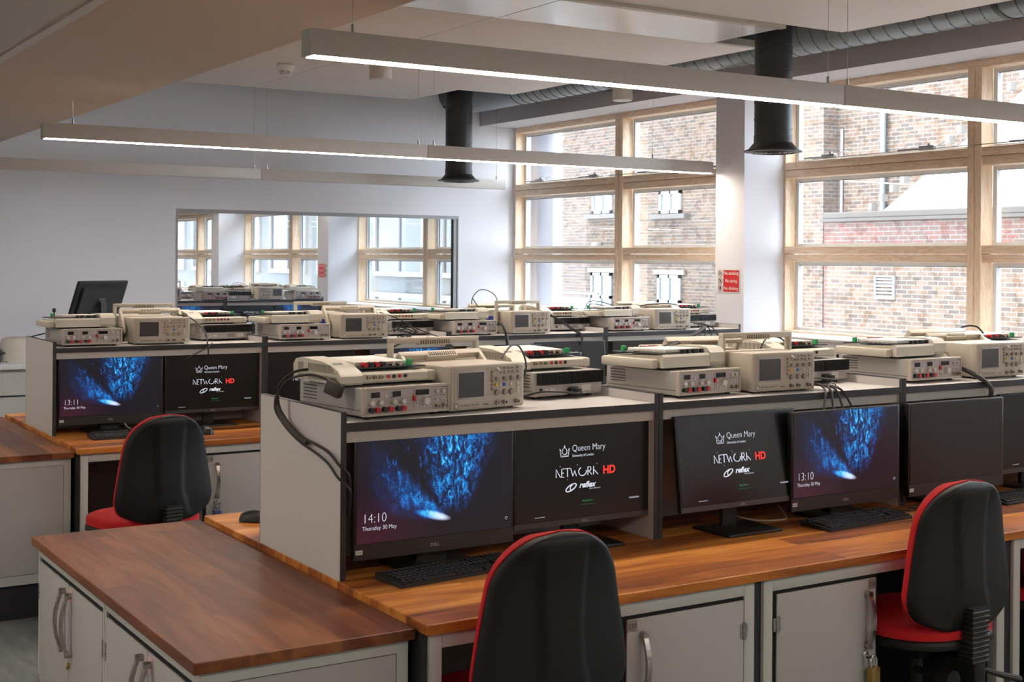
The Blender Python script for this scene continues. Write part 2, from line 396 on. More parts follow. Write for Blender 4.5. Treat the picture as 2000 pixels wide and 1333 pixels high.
# lowered soffit on the left
so = MB().box(X0R, Y0R, ZS_, XS, YB, ZS_+.03).box(XS-.02, Y0R, ZS_+.03, XS, YB, 3.62)
struct(so.build('ceiling_soffit', soffit_m, smooth=0))
struct(MB().box(1.185, Y0R+.3, ZS_-.006, 1.225, YB-.25, ZS_-.0005).build('trim_1', lightbody, smooth=0))
struct(MB().box(X0R+.3, Y0R+.3, ZS_-.003, 1.165, YB-.25, ZS_-.0005).build('ceiling_tile', mat('metal_tile', (.50, .50, .42), .5), smooth=0))
# ------------------------------------------------------------------ windows
def window(idx, y0, y1, acts=True):
    t = thing('window_%d' % idx, 'tall pine framed window bay of six panes'); t['kind'] = 'structure'
    ym = (y0+y1)/2; mw = .105; xi, xo = XW, XW+.10
    zt = (2.93, 2.98); t1 = (2.325, 2.437); t2 = (1.722, 1.829); zb = (1.19, 1.225)
    fr = MB().box(xi, y0, zt[0], xo, y1, zt[1], bev=.003).box(xi, y0, zb[0], xo, y1, zb[1], bev=.003)
    fr.build('head_and_sill_rail', pine_y, t)
    fr = MB().box(xi, y0, zb[1], xo, y0+.022, zt[0]).box(xi, y1-.022, zb[1], xo, y1, zt[0]); fr.build('jamb', pine_z, t)
    MB().box(xi-.012, ym-mw/2, zb[1], xo, ym-.006, zt[0], bev=.003).box(xi-.012, ym+.006, zb[1], xo, ym+mw/2, zt[0], bev=.003).box(xi-.004, ym-.007, zb[1], xo, ym+.007, zt[0]).build('mullion', pine_z, t)
    for (a, b_) in (t1, t2):
        for (c, d) in ((y0+.022, ym-mw/2), (ym+mw/2, y1-.022)):
            MB().box(xi-.006, c, (a+b_)/2+.002, xo, d, b_, bev=.002).box(xi, c, a, xo, d, (a+b_)/2-.002, bev=.002).build('transom', pine_y, t)
    for (c, d) in ((y0+.022, ym-mw/2), (ym+mw/2, y1-.022)):
        for (a, b_) in ((zb[1], t2[0]), (t2[1], t1[0]), (t1[1], zt[0])):
            g = MB()
            for (p, q, r, s_) in ((c, a, c+.03, b_), (d-.03, a, d, b_), (c+.03, a, d-.03, a+.022), (c+.03, b_-.026, d-.03, b_)):
                g.box(xo, p, q, xo+.045, r, s_)
            g = g.build('outer_frame', alu, t, smooth=0)
            MB().box(xo+.012, c+.03, b_-.029, xo+.02, d-.03, b_-.026).box(xo+.012, c+.03, a+.022, xo+.02, c+.034, b_-.026).build('gasket', blackm, g, smooth=0)
            MB().box(xo+.02, c+.03, a+.022, xo+.026, d-.03, b_-.026).build('pane', glass_out, t, smooth=0)
    for k in range(4 if acts else 0):
        yy = y1-.42-k*.86; 
        if abs(yy-ym) < .12: yy -= .15
        a = MB().box(xi-.03, yy-.10, 2.443, xi+.01, yy+.02, 2.475, bev=.005).box(xi-.02, yy+.02, 2.452, xi-.005, yy+.20, 2.462).cyl((xi-.01, yy-.05, 2.475), .012, .012, seg=10)
        a = a.build('window_actuator', mat('actuator_grey', (.42, .42, .42), .35, .4), t)
        MB().tube([(xi-.012, yy-.10, 2.46), (xi+.03, yy-.15, 2.49), (xi+.08, yy-.16, 2.47)], .003, seg=6).build('link_arm', steel, a)
    if acts: MB().tube([(xi-.018, y0+.02, 2.447), (xi-.018, ym, 2.452), (xi-.018, y1-.3, 2.447)], .0035, seg=6).build('drive_cable', steel, t)
    return t
for i, (a, b_) in enumerate(BAYS): window(i+1, a, b_, i < 2)
for i, (a, b_) in enumerate(BAYS[:3]):
    struct(MB().box(XC-.012, a+.002, 1.19, XW, b_-.002, 1.21, bev=.004).build('window_sill', sill_m))
# ------------------------------------------------------------------ internal window and the room behind it
gw = thing('window_5'); gw['kind'] = 'structure'
MB().frame(GX0, GZ0, GX1, GZ1, .012, YB-.004, YB+.09, wt=.03).box(GX1-.05, YB+.002, GZ0, GX1-.012, YB+.09, GZ1-.03).build('window_frame', mat('frame_grey', (.33, .34, .35), .4), gw, smooth=0)
MB().box(GX1-.056, YB+.003, GZ0, GX1-.05, YB+.03, GZ1-.03).build('gasket', black, gw, smooth=0)
MB().box(GX0+.012, YB+.022, GZ0+.012, GX1-.05, YB+.028, GZ1-.03).build('pane', glass_in, gw, smooth=0)
rb = MB().box(2.2, YB+3.5, 0, 7.4, YB+3.6, 3).box(2.1, YB+.16, 0, 2.2, YB+3.5, 3).box(7.4, YB+.16, 0, 7.5, YB+3.5, 3).box(2.1, YB+.16, 3, 7.5, YB+3.6, 3.1).box(2.1, YB+.16, -.1, 7.5, YB+3.6, 0)
struct(rb.build('wall_inner_room', white, smooth=0))
# ------------------------------------------------------------------ ducts
def hduct():
    t = thing('horizontal_air_duct', 'grey spiral-wound air duct running above the windows under the ceiling', 'air duct')
    x, z, r = 6.20, 3.27, .205
    MB().tube([(x, Y0R+.1, z), (x, 9.75, z), (x, 9.93, z+.02), (x, 10.06, z+.10), (x, 10.10, z+.24)], r, seg=36, smooth=5).build('duct_body', ductg, t, smooth=60)
    m_ = MB(); y = Y0R+.3; rr = r+.002
    while y < 9.7:
        # spiral seam, one turn per loop
        m_.tube([(x+rr*math.sin(a), y+.30*a/(2*PI), z-rr*math.cos(a)) for a in [k*PI/9-PI for k in range(19)]], .0045, seg=4, smooth=1); y += .115
    m_.build('spiral_seam', mat('seam_dark', (.02, .022, .024), .5), t, smooth=0)
    for y in (8.35, 4.7): MB().cyl((x, y, z), r+.006, .035, axis='y', seg=36).build('clamp_band', ductm, t)
hduct()
def vduct(x, y, label, rz):
    t = thing('vertical_air_duct', label, 'air duct', (x, y, 0), rz, group='round air outlets hanging from the ceiling')
    r = .114
    MB().tube([(0, 0, 2.47), (0, 0, 2.9), (0, 0, 3.10), (.02, 0, 3.2), (.10, 0, 3.3), (.22, 0, 3.34), (.34, 0, 3.34)], r, seg=36, smooth=4).build('duct_body', ductm, t, smooth=60)
    m_ = MB()
    for k in range(4):
        z = 2.56+k*.145; m_.tube([((r+.001)*math.cos(a), (r+.001)*math.sin(a), z+.045*math.sin(a+k)) for a in [j*PI/10 for j in range(21)]], .003, seg=4, smooth=1)
    m_.build('tape_seam', blacktape, t, smooth=0)
    MB().lathe([(r+.003, 2.49), (r+.003, 2.445), (.128, 2.432), (.152, 2.404), (.176, 2.397), (.178, 2.389), (.150, 2.387)], seg=40).build('outlet_flange', ductm, t, smooth=28)
    m_ = MB()
    for rr in (.135, .105, .075, .045): m_.tube([(rr*math.cos(a), rr*math.sin(a), 2.386) for a in [j*PI/12 for j in range(25)]], .005, seg=5, smooth=1)
    m_.box(-.14, -.006, 2.382, .14, .006, 2.388).box(-.006, -.14, 2.382, .006, .14, 2.388); m_.build('grille', mat('grille_grey', (.10, .10, .10), .3, .3), t)
vduct(5.68, 6.02, 'thick black round air outlet hanging before the near window bay', 0)
vduct(5.68, 9.86, 'black round air outlet hanging near the back wall', 0)
MB().box(5.97, 5.15, 3.12, 6.03, 5.75, 3.145).box(5.97, 5.15, 3.145, 5.975, 5.75, 3.19).build('cable_tray', lightbody, smooth=0)
tag(bpy.data.objects['cable_tray'], 'short white metal cable tray beside the black duct at the ceiling', 'cable tray')
# ------------------------------------------------------------------ luminaires
def luminaire(y, x0, x1, lit, label, wires, zb=2.357):
    t = thing('pendant_light', label, 'light', (0, y, 0), group='long linear pendant lights')
    w_, h = .068, .087; xm = 4.042 if x1 > 2 else -1.5
    for (a, b_) in ((x0, xm-.002), (xm+.002, x1)):
        MB().box(a, -w_/2, zb+.003, b_, w_/2, zb+h, bev=.0015).build('housing', lightbody, t)
        MB().box(a+.012, -w_/2+.004, zb, b_-.012, w_/2-.004, zb+.004).build('diffuser', led if lit else lightbody, t, smooth=0)
    MB().box(x0-.003, -w_/2, zb, x0, w_/2, zb+h).box(x1, -w_/2, zb, x1+.003, w_/2, zb+h).build('end_cap', mat('endcap_pale', (.55, .60, .50), .4), t, smooth=0)
    for wx in wires:
        g = MB().cyl((wx, 0, zb+h), .014, .004, seg=16).cyl((wx, 0, zb+h+.004), .006, .028, seg=12).build('cable_gripper', steel, t)
        MB().cyl((wx, 0, zb+h+.03), .0012, (ZC if wx > XS else ZS_)-zb-h-.031, seg=6).build('suspension_wire', steel, g)
luminaire(3.90, 1.69, 6.40, 1, 'nearest long white pendant light, glowing strip along its underside', (3.98, 4.09, 1.85, 5.87))
luminaire(7.44, 1.69, 6.40, 1, 'middle lit pendant light above the far bench, between two others', (3.99, 4.10, 1.85, 5.87))
luminaire(10.25, 1.69, 6.37, 0, 'farthest long pendant light, unlit, close to the back wall', (3.99, 4.10, 6.30, 1.85))
luminaire(.36, 1.69, 6.40, 1, 'unseen fill light added as a pendant over the aisle at the camera', (3.98, 4.09, 1.85, 5.87))  # out of view, added to brighten the room
luminaire(-3.18, 1.69, 6.40, 1, 'unseen fill light added as a pendant behind the camera near the rear wall', (3.98, 4.09, 1.85, 5.87))  # another unseen fitting added for more light from behind
for y_ in (.36, 3.90, 7.44):  # unseen row added at left to raise the room's brightness
    luminaire(y_, -3.6, .55, 1, 'unseen fill light added as a pendant at left, %s' % {.36: 'level with the camera', 3.90: 'in line with the near bench', 7.44: 'in line with the far bench'}[y_], (-3.2, -1.5, .2))
def spot(x, y, label):
    t = thing('ceiling_spotlight', label, 'ceiling fitting', (x, y, 0), group='white cylinder ceiling fittings')
    MB().lathe([(.060, ZC), (.066, ZC-.02), (.074, 2.89), (.072, 2.875), (.060, 2.87)], seg=32).build('cylinder_shade', lightbody, t)
spot(3.84, 7.68, 'white cylindrical ceiling fitting left of the rear black duct'); spot(5.78, 7.68, 'white cylindrical ceiling fitting near the window beam, right of the rear black duct')
t = thing('smoke_detector', 'small white smoke detector on the ceiling tiles', 'smoke detector', (3.68, 8.86, 0))
MB().lathe([(.055, ZC), (.062, ZC-.012), (.060, ZC-.03), (.050, ZC-.05)], seg=28).build('detector_base', bread, t)
m_ = MB()
for k in range(6):
    a = k*PI/3; m_.box(.040*math.cos(a)-.006, .040*math.sin(a)-.006, ZC-.075, .040*math.cos(a)+.006, .040*math.sin(a)+.006, ZC-.05)
m_.cyl((0, 0, ZC-.082), .045, .01, seg=24); m_.build('sensor_cage', bread, t)
# ------------------------------------------------------------------ no smoking sign on the column
t = thing('notice_sign', 'red and white no smoking, eating or drinking notice on the column', 'sign', (XC, 7.28, 1.578), -PI/2)
# local frame: x runs along the wall to the right, y into the wall
sg = MB().box(-.122, -.004, -.088, .122, -.0005, .088, bev=.001).build('sign_board', stick, t)
MB().box(-.055, -.0052, -.078, .112, -.004, .078).build('red_field', mat('sign_red', (.62, .03, .03), .4), t, smooth=0)
m_ = MB()
for k, s_ in enumerate(('No smoking', 'No eating', 'No drinking')): text_bm(m_, s_, .034, T((.028, -.0058, .046-k*.055)), bread, .012, .92)
m_.build('sign_lettering', bread, t, smooth=0)
for k in range(3):
    m_ = MB(); c = (-.088, -.005, .053-k*.053)
    m_.tube([(c[0]+.021*math.cos(a), c[1], c[2]+.021*math.sin(a)) for a in [j*PI/12 for j in range(25)]], .0016, mat('sign_maroon', (.14, .01, .012), .5), seg=6, smooth=1)
    mm = mat('sign_maroon', (.14, .01, .012), .5)
    if k == 0: m_.box(-.014, -.001, -.002, .012, .001, .002, mm, M=T(c) @ RY(-.5)).box(-.02, -.001, -.0015, .02, .001, .0015, mm, M=T(c) @ RY(.78))
    if k == 1: m_.box(-.006, -.001, -.012, -.003, .001, .012, mm, M=T(c)).box(.003, -.001, -.012, .007, .001, .012, mm, M=T(c)).box(-.02, -.001, -.0015, .02, .001, .0015, mm, M=T(c) @ RY(.78))
    if k == 2: m_.prism([(-.008, .012), (.008, .012), (.005, -.012), (-.005, -.012)], -.001, .001, mm, 'y', M=T(c))
    m_.build('prohibition_symbol', None, t, smooth=0)
# ------------------------------------------------------------------ outside
def outside():
    t = thing('brick_building', 'tall tan brick building with small white windows across the yard', 'building')
    MB().box(21.0, 20.7, -5, 22.5, 44, 9.5).box(21.45, 4, -5, 22.5, 20.7, 9.5).box(20.86, 22.9, -5, 21.0, 24.0, 9.5).build('wall', brick_tan, t, smooth=0)
    fw_ = mat('sash_white', (0.168, 0.175, 0.185), .5); gl = mat('sash_glass', (.10, .13, .15), .15); st = mat('stone_sill', (0.070, 0.063, 0.056), .8); ll = mat('lintel_pale', (0.140, 0.122, 0.098), .8)
    for (y0, y1, z0, z1, low) in ((28.28, 29.17, 2.97, 4.0, 0), (25.44, 26.29, 2.9, 3.95, 0), (28.28, 29.2, .1, 1.39, 1), (25.43, 26.33, .05, 1.37, 1)):
        f = MB(); x = 20.97
        for (p, q, r, s_) in ((y0, z0, y0+.09, z1), (y1-.09, z0, y1, z1), (y0, z0, y1, z0+.08), (y0, z1-.08, y1, z1), ((y0+y1)/2-.03, z0, (y0+y1)/2+.03, z1), (y0, (z0+z1)/2-.04, y1, (z0+z1)/2+.04)):
            f.box(x-.03, p, q, x+.02, r, s_)
        f = f.build('window', fw_, t, smooth=0)
        MB().box(x, y0+.05, z0+.05, x+.025, y1-.05, z1-.05).build('pane', gl, f, smooth=0)
        if low: MB().box(x-.04, y0-.15, z1+.01, x+.02, y1+.15, z1+.13).build('lintel', ll, t, smooth=0)
        else: MB().box(x-.12, y0-.25, z0-.13, x+.02, y1+.25, z0-.02).build('stone_sill', st, t, smooth=0)
    pg = mat('pipe_grey', (0.087, 0.095, 0.101), .5)
    MB().cyl((21.36, 19.35, 2.4), .065, 7.1, seg=14).build('drainpipe', pg, t); MB().cyl((21.4, 20.55, 2.4), .03, 2.2, seg=10).build('drainpipe', mat('pipe_dark', (.2, .2, .22), .5), t)
    MB().box(20.8, 28.75, 1.98, 20.98, 29.0, 2.2, bev=.02).build('wall_light', fw_, t)
    t = thing('boundary_wall', 'low red brick wall with stone coping in front of the brick building', 'wall')
    MB().box(19.0, 4, -5, 19.3, 18.69, 2.50).build('wall', brick_red, t, smooth=0)
    MB().box(18.985, 4, -5, 19.0, 18.60, 1.72).build('lower_brickwork', brick_tan, t, smooth=0)
    MB().box(18.93, 4, 2.50, 19.38, 18.74, 2.56).box(18.96, 4, 2.56, 19.34, 18.72, 2.68, bev=.02).build('coping', mat('coping_stone', (0.045, 0.038, 0.032), .9, vary=.2, scale=3), t, smooth=0)
    v = MB().frame(-.24, -.22, .24, .22, .035, -.03, .02, fw_)
    for k in range(6): v.box(-.2, -.02, -.012, .2, 0, .018, fw_, M=T((0, 0, -.165+k*.064)) @ RX(.5))
    v.build('louvre_vent', None, t, smooth=0, loc=(18.97, 17.12, 1.26), rot=(0, 0, -PI/2))
    MB().box(18.9, 17.05, 1.72, 18.98, 17.33, 1.86, bev=.02).build('wall_light', fw_, t)
    r = MB().prism([(18.0, 2.55), (9.0, 8.3), (4, 8.3), (4, 2.55)], 19.6, 20.9, axis='x')
    r = r.build('sloping_roof', mat('roof_glass_white', (0.294, 0.301, 0.308), .4, vary=.02), smooth=0); tag(r, 'white sloping roof rising behind the low red brick wall', 'roof')
    m_ = MB()
    for k in range(34): m_.box(19.45, 17.9-k*.26, 2.72+k*.166, 19.62, 17.98-k*.26, 2.86+k*.166)
    m_ = m_.build('roof_edge_tiles', mat('tile_pale', (0.140, 0.126, 0.112), .8), r, smooth=0)
    o = MB().box(20.7, 31.25, -5, 20.95, 36, 5.6).build('rendered_block', mat('render_white', (0.133, 0.140, 0.147), .8), smooth=0); tag(o, 'pale rendered block beside the brick building, far left in the window', 'building')
    t = thing('balustrade', 'white rail with glass panels outside the far window bay', 'railing')
    MB().box(17.9, 24.7, .93, 17.96, 28.6, .98).build('handrail', fw_, t, smooth=0)
    for y in (25.0, 26.3, 27.5): MB().box(17.91, y, -.6, 17.95, y+.04, .93).build('post', fw_, t, smooth=0)
    MB().box(17.925, 24.75, -.3, 17.935, 28.5, .85).build('glass_panel', glass('balustrade_glass', .1, (.85, .92, .95)), t, smooth=0)
    MB().box(17.85, 24.6, -.75, 18.4, 28.7, -.6).build('deck_edge', mat('deck_grey', (0.098, 0.098, 0.098), .8), t, smooth=0)
    # pale building seen only as a reflection
    t = thing('office_building', 'pale building with tall white window grids reflected in the inner glass', 'building')
    MB().box(13.0, -26, -5, 15, 1.5, 8.5).build('wall', mat('office_stone', (0.067, 0.069, 0.069), .8), t, smooth=0)
    og = mat('office_glass', (0.021, 0.026, 0.028), .15)
    for k in range(9):
        y0 = -25.6+k*3.0
        for z0 in (-1.4, 1.35, 4.1):
            f = MB().frame(-1.15, 0, 1.15, 2.4, .1, -.06, .02, fw_).box(-.04, -.05, .1, .04, 0, 2.3, fw_).box(-1.05, -.05, 1.55, 1.05, 0, 1.63, fw_)
            f = f.build('window', None, t, smooth=0, loc=(13.0, y0+1.2, z0), rot=(0, 0, -PI/2)); MB().box(-1.1, -.012, .05, 1.1, .01, 2.35).build('pane', og, f, smooth=0)
    struct(MB().box(7, -25, -5.2, 60, 60, -5).build('ground', mat('yard_paving', (0.112, 0.110, 0.105), .9), smooth=0))
outside()
# ------------------------------------------------------------------ benches
ZD = .80
B1, B2 = (1.608, 2.93), (1.645, 6.47)          # front left corner of each worktop
DIV = {1: (1.612, 2.761, 3.932, 5.10, 6.27), 2: (1.648, 2.795, 3.970, 5.145, 6.310)}
BN = {1: 'near bench', 2: 'far bench'}; UN = ('first', 'second', 'third', 'fourth')
def arch_handle(parent, x, z0, z1, y, out=.032, name='handle'):
    """bow handle on a door facing -y"""
    m_ = MB(); n = 9; pr = []
    zc, hh = (z0+z1)/2, (z1-z0)/2
    A = [(y-.012-(out-.012)*(1-(k/n*2-1)**2), zc-hh+2*hh*k/n) for k in range(n+1)]
    for (p, q) in zip(A, A[1:]):
        m_.prism([(p[0]-.005, p[1]), (p[0]+.004, p[1]), (q[0]+.004, q[1]), (q[0]-.005, q[1])], x-.008, x+.008)
    for z in (z0, z1): m_.cyl((x, y-.020, z), .0095, .020, axis='y', seg=14)
    return m_.build(name, steel, parent)
def door_frame_unit(name, label, x0, x1, yf, doors, knee, depth=.5, group=None):
    """welded grey frame under a worktop: outer posts, head rail, a cupboard and a knee space; faces -y"""
    t = thing(name, label, 'bench frame', (0, 0, 0), group=group); zt = ZD-.031
    f = MB(); f.box(x0, yf, .02, x0+.036, yf+.04, zt, bev=.002); f.box(x1-.04, yf, .02, x1, yf+.04, zt, bev=.002)
    f.box(x0+.036, yf, zt-.038, x1-.04, yf+.04, zt, bev=.002)
    f.box(x0, yf+1.56-.04, .02, x0+.036, yf+1.56, zt).box(x1-.04, yf+1.56-.04, .02, x1, yf+1.56, zt).box(x0+.036, yf+1.52, zt-.038, x1-.04, yf+1.56, zt)
    f.box(x0, yf+.04, zt-.04, x0+.036, yf+1.52, zt).box(x1-.04, yf+.04, zt-.04, x1, yf+1.52, zt)
    f.build('frame', greym, t)
    for (kx0, kx1) in knee:
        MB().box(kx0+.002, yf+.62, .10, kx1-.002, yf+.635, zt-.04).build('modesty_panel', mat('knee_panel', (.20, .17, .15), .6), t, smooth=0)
    return t
def cupboard(label, x0, x1, yf, side, tagtxt, hasp=False, depth=.5, tx=None, group='cupboards under the benches', zt=ZD-.080):
    """one-door cupboard; side = which side the handle is on"""
    t = thing('bench_cupboard', label, 'cupboard', (0, 0, 0), group=group); g = .018
    MB().box(x0, yf+.0206, .10, x1, yf+depth, zt).build('cabinet_body', mat('cupboard_side', (.36, .34, .32), .5), t, smooth=0)
    MB().box(x0-.012, yf+.005, .09, x1+.012, yf+.0205, zt+.0105).build('gap_shade_sheet', dark, t, smooth=0)  # black sheet behind the door paints the shade in its gap
    d = MB().box(x0, yf-.002, .115, x1, yf+.0045, zt, bev=.0015).build('door', doorm, t)
    hx = x0+.052 if side == 'L' else x1-.042
    arch_handle(d, hx, ZD-.290, ZD-.125, yf-.002)
    ex = x1 if side == 'L' else x0
    for z in (ZD-.17, .25): MB().cyl((ex, yf-.004, z-.025), .006, .05, seg=10).box(ex-.014, yf-.004, z-.02, ex+.014, yf-.001, z+.02).build('hinge', steel, d)
    lx = x0+.018 if side == 'L' else x1-.018
    l = MB().box(lx-.017, yf-.0035, zt-.034, lx+.017, yf-.002, zt-.002, greyst); text_bm(l, tagtxt, .017, T((lx, yf-.0038, zt-.024)), black, .01)
    l.build('number_label', None, d, smooth=0)
    if hasp: MB().box(hx-.016, yf-.006, ZD-.352, hx+.006, yf-.002, ZD-.308, bev=.002).box(hx-.012, yf-.02, ZD-.325, hx+.018, yf-.014, ZD-.318).box(hx-.012, yf-.02, ZD-.35, hx-.008, yf-.002, ZD-.315).build('hasp', chrome, d)
    return t
def bench(n):
    bx, by = B1 if n == 1 else B2; near = BN[n]; D = DIV[n]; bx1 = 6.40
    t = MB().box(bx, by, ZD-.028, bx1, by+1.66, ZD, bev=.003).build('worktop', wood_bench, smooth=0)
    tag(t, ('long orange-brown hardwood worktop of the near bench' if n == 1 else 'hardwood worktop of the far bench by the back wall'), 'worktop', 'long hardwood worktops')
    # shelf units standing on the worktop
    sy0, sy1 = (3.456, 4.07) if n == 1 else (6.996, 7.61)
    for u in range(4):
        a, b_ = D[u], D[u+1]
        if u: a += .001
        s = thing('instrument_shelf', 'white shelf unit with black edges, %s from the left on the %s' % (UN[u], near), 'shelf unit', (0, 0, 0), group='white shelf units standing on the benches')
        for (p, q) in ((a, a+.017), (b_-.017, b_-.001)):
            sp = MB().box(p, sy0+.003, ZD, q, sy1-.003, ZD+.480).build('side_panel', lam, s, smooth=0)
            MB().box(p, sy0, ZD, q, sy0+.003, ZD+.4815).box(p, sy1-.003, ZD, q, sy1, ZD+.4815).box(p, sy0+.003, ZD+.480, q, sy1-.003, ZD+.4815).build('edge_strip', blackm, sp, smooth=0)
        tp = MB().box(a+.017, sy0+.003, ZD+.425, b_-.017, sy1-.003, ZD+.45).build('top_shelf', lam, s, smooth=0)
        for q0 in (sy0, sy1-.003): MB().box(a+.017, q0, ZD+.425, b_-.017, q0+.003, ZD+.45).build('edge_strip', blackm, tp, smooth=0)
        MB().box(a+.017, sy0+.012, ZD+.392, b_-.017, sy0+.045, ZD+.425).box(a+.017, sy1-.045, ZD+.392, b_-.017, sy1-.012, ZD+.425).build('rail', greym, s, smooth=0)
        MB().box(a+.017, (sy0+sy1)/2-.009, ZD, b_-.017, (sy0+sy1)/2+.009, ZD+.425).build('centre_panel', lam, s, smooth=0)
    # frames and cupboards beneath
    yf = by+.02
    o = bx-1.608
    units = [(1.625, 2.723, [(2.248, 2.679, 'L')], [(1.66, 2.21)]), (2.76, 3.87, [(2.812, 3.236, 'R')], [(3.26, 3.83)]),
             (3.917, 5.02, [(4.54, 4.975, 'L')], [(3.955, 4.50)]), (5.06, 6.16, [(5.11, 5.53, 'R')], [(5.56, 6.12)])]
    names = {(1, 0): 'C57', (1, 1): 'C58', (1, 2): 'C59', (1, 3): 'C60', (2, 0): 'C49', (2, 1): 'C50', (2, 2): 'C51', (2, 3): 'C52'}
    post = MB()
    for u, (a, b_, ds, ks) in enumerate(units):
        door_frame_unit('under_bench_unit', 'grey metal frame under the %s, %s frame from the left' % (near, UN[u]), a+o, b_+o, yf, ds, [(p+o, q+o) for p, q in ks], group='grey frames under the benches')
        for (p, q, s_) in ds:
            cupboard('grey cupboard under the %s, %s from the left, %s' % (near, UN[u], 'handle on its left' if s_ == 'L' else 'handle on its right'), p+o, q+o, yf, s_, names[(n, u)], hasp=(u < 2))
    for i, (a, b_) in enumerate(((1.609, 1.625), (2.723, 2.76), (3.87, 3.917), (5.02, 5.06))):
        post = MB().box(a+o+.001, yf+.012, .02, b_+o-.001, yf+1.54, ZD-.03).build('cable_riser', blackm, smooth=0)
        tag(post, 'black upright riser panel under the %s, %s from the left' % (near, UN[i]), 'riser panel', 'black riser panels under the benches')
    # low side table with lockers at the bench end
    ty, tx0, tx1 = by+.058, bx-.583, bx-.002; zt = ZD-.02
    t = MB().box(tx0, ty, zt-.029, tx1, ty+1.642, zt, bev=.003).build('side_worktop', wood_table, smooth=0)
    tag(t, 'dark brown side worktop at the left end of the %s' % near, 'worktop', 'dark side worktops at the bench ends')
    zc = zt-.030
    for k in range(2):
        y0, y1 = ty+.02+k*.808, ty+.02+k*.808+.804
        L = ('front half of the side worktop' if k == 0 else 'rear half of the side worktop')
        c = thing('locker_cabinet', 'grey two-door locker cabinet, %s at the %s' % (L, near), 'cabinet', (0, 0, 0), group='grey locker cabinets under the side worktops')
        body = MB().box(tx0+.04, y0, .165, tx1-.012, y1, zc).box(tx0+.022, y0, .165, tx0+.04, y0+.016, zc).box(tx0+.022, y1-.016, .165, tx0+.04, y1, zc).box(tx0+.022, y0+.016, zc-.034, tx0+.04, y1-.016, zc).box(tx0+.022, y0+.016, .165, tx0+.04, y1-.016, .20)
        body.build('cabinet_body', greym, c)
        MB().box(tx0+.0285, y0+.0165, .2005, tx0+.0395, y1-.0165, zc-.0345).build('gap_shade_sheet', dark, c, smooth=0)  # black sheet colours the gaps round the doors as shade
        if k == 0:  # end face with its inset panel
            MB().frame(tx0+.06, .21, tx1-.045, zc-.032, .0015, y0-.0012, y0+.002, mat('groove_dark', (.10, .09, .07), .6)).build('inset_line', None, c, smooth=0)
            MB().box(tx0+.062, y0-.001, .212, tx1-.047, y0+.001, zc-.034).build('end_panel', doorm, c, smooth=0)
        MB().box(tx0+.07, y0+.02, 0, tx1-.05, y1-.02, .165).build('plinth', blackm, c, smooth=0)
        ym = (y0+y1)/2
        for j, (a, b_) in enumerate(((y0+.019, ym-.003), (ym+.003, y1-.019))):
            # built facing -y, then turned to face -x
            wd = b_-a; dm = MB().box(-wd/2, -.017, .205, wd/2, -.0105, zc-.050, bev=.0015)
            d = dm.build('door', doorm, c, loc=(tx0+.038, (a+b_)/2, 0), rot=(0, 0, -PI/2))
            hs = -1 if j == 0 else 1      # local x of the meeting edge
            arch_handle(d, hs*(wd/2-.035), ZD-.305, ZD-.125, -.017)
            for z in (ZD-.2, .3): MB().cyl((-hs*(wd/2+.004), -.014, z-.025), .006, .05, seg=10).box(-hs*(wd/2+.004)-.01, -.014, z-.02, -hs*(wd/2+.004)+.01, -.012, z+.02).build('hinge', steel, d)
            if j == 0:
                l = MB().box(-wd/2+.004, -.0185, zc-.10, -wd/2+.044, -.017, zc-.058, pink); text_bm(l, 'BC%02d' % (4 if k == 0 else 3), .015, T((-wd/2+.024, -.0188, zc-.085)), mat('ink_red', (.35, .08, .1), .6), .01)
                l.build('number_label', None, d, smooth=0)
                MB().cyl((-wd/2+.014, -.023, .455), .009, .006, axis='y', seg=14).cyl((-wd/2+.014, -.027, .448), .005, .006, axis='y', seg=10).build('lock', brass, d)
bench(1); bench(2)
# padlocks on the hasps
def padlock(x, y, z, label, m_):
    t = thing('padlock', label, 'padlock', (x, y, z), .12)
    MB().box(-.021, -.011, -.052, .021, .011, 0, bev=.003).cyl((-.0, -.0125, -.012), .003, .002, axis='y', seg=8).cyl((0, -.0125, -.024), .003, .002, axis='y', seg=8).cyl((0, -.0125, -.036), .003, .002, axis='y', seg=8).build('lock_body', m_, t)
    d = MB()
    for k in range(4): d.cyl((.018, 0, -.010-k*.011), .008, .007, seg=12)
    d.build('number_dials', mat('dial_yellow', (.65, .42, .06), .4, .5), t)
    MB().tube([(-.014, 0, 0), (-.014, 0, .022), (-.008, 0, .033), (.0, 0, .037), (.008, 0, .033), (.014, 0, .022), (.014, 0, 0)], .003, seg=8).build('shackle', chrome, t)
padlock(3.203, 2.925, .447, 'brass combination padlock hanging from a near bench cupboard hasp', brass)
padlock(2.318+.015, 6.465, .447, 'small dark padlock on the far bench cupboard behind the chair', mat('padlock_dark', (.10, .14, .25), .3, .5))
# wall desk, left background
t = thing('wall_desk', 'white panelled desk against the back wall at far left', 'desk')
MB().box(.2, 9.72, .925, 3.45, 10.78, .965, bev=.004).build('desk_top', alu, t); MB().box(.24, 9.76, .10, 3.41, 10.76, .925).build('desk_body', mat('desk_white', (.56, .57, .55), .5), t, smooth=0)
MB().box(.24, 9.752, .735, 3.41, 9.76, .742).box(.24, 9.752, .105, 3.41, 9.76, .11).build('panel_joint', blackm, t, smooth=0)
MB().box(.3, 9.82, 0, 3.35, 10.7, .10).build('plinth', blackm, t, smooth=0)
t = MB().lathe([(.13, 0), (.135, .02), (.128, .12), (.11, .165), (.08, .178), (.0, .18)], seg=40, sy=.7).build('plastic_cover', mat('cover_white', (.66, .65, .60), .35), loc=(2.10, 9.95, .965)); tag(t, 'rounded white plastic cover sitting on the wall desk', 'cover')
t = thing('adapter_block', 'small dark blue adapter block with coiled lead on the wall desk edge', 'adapter', (1.945, 9.9, .965))
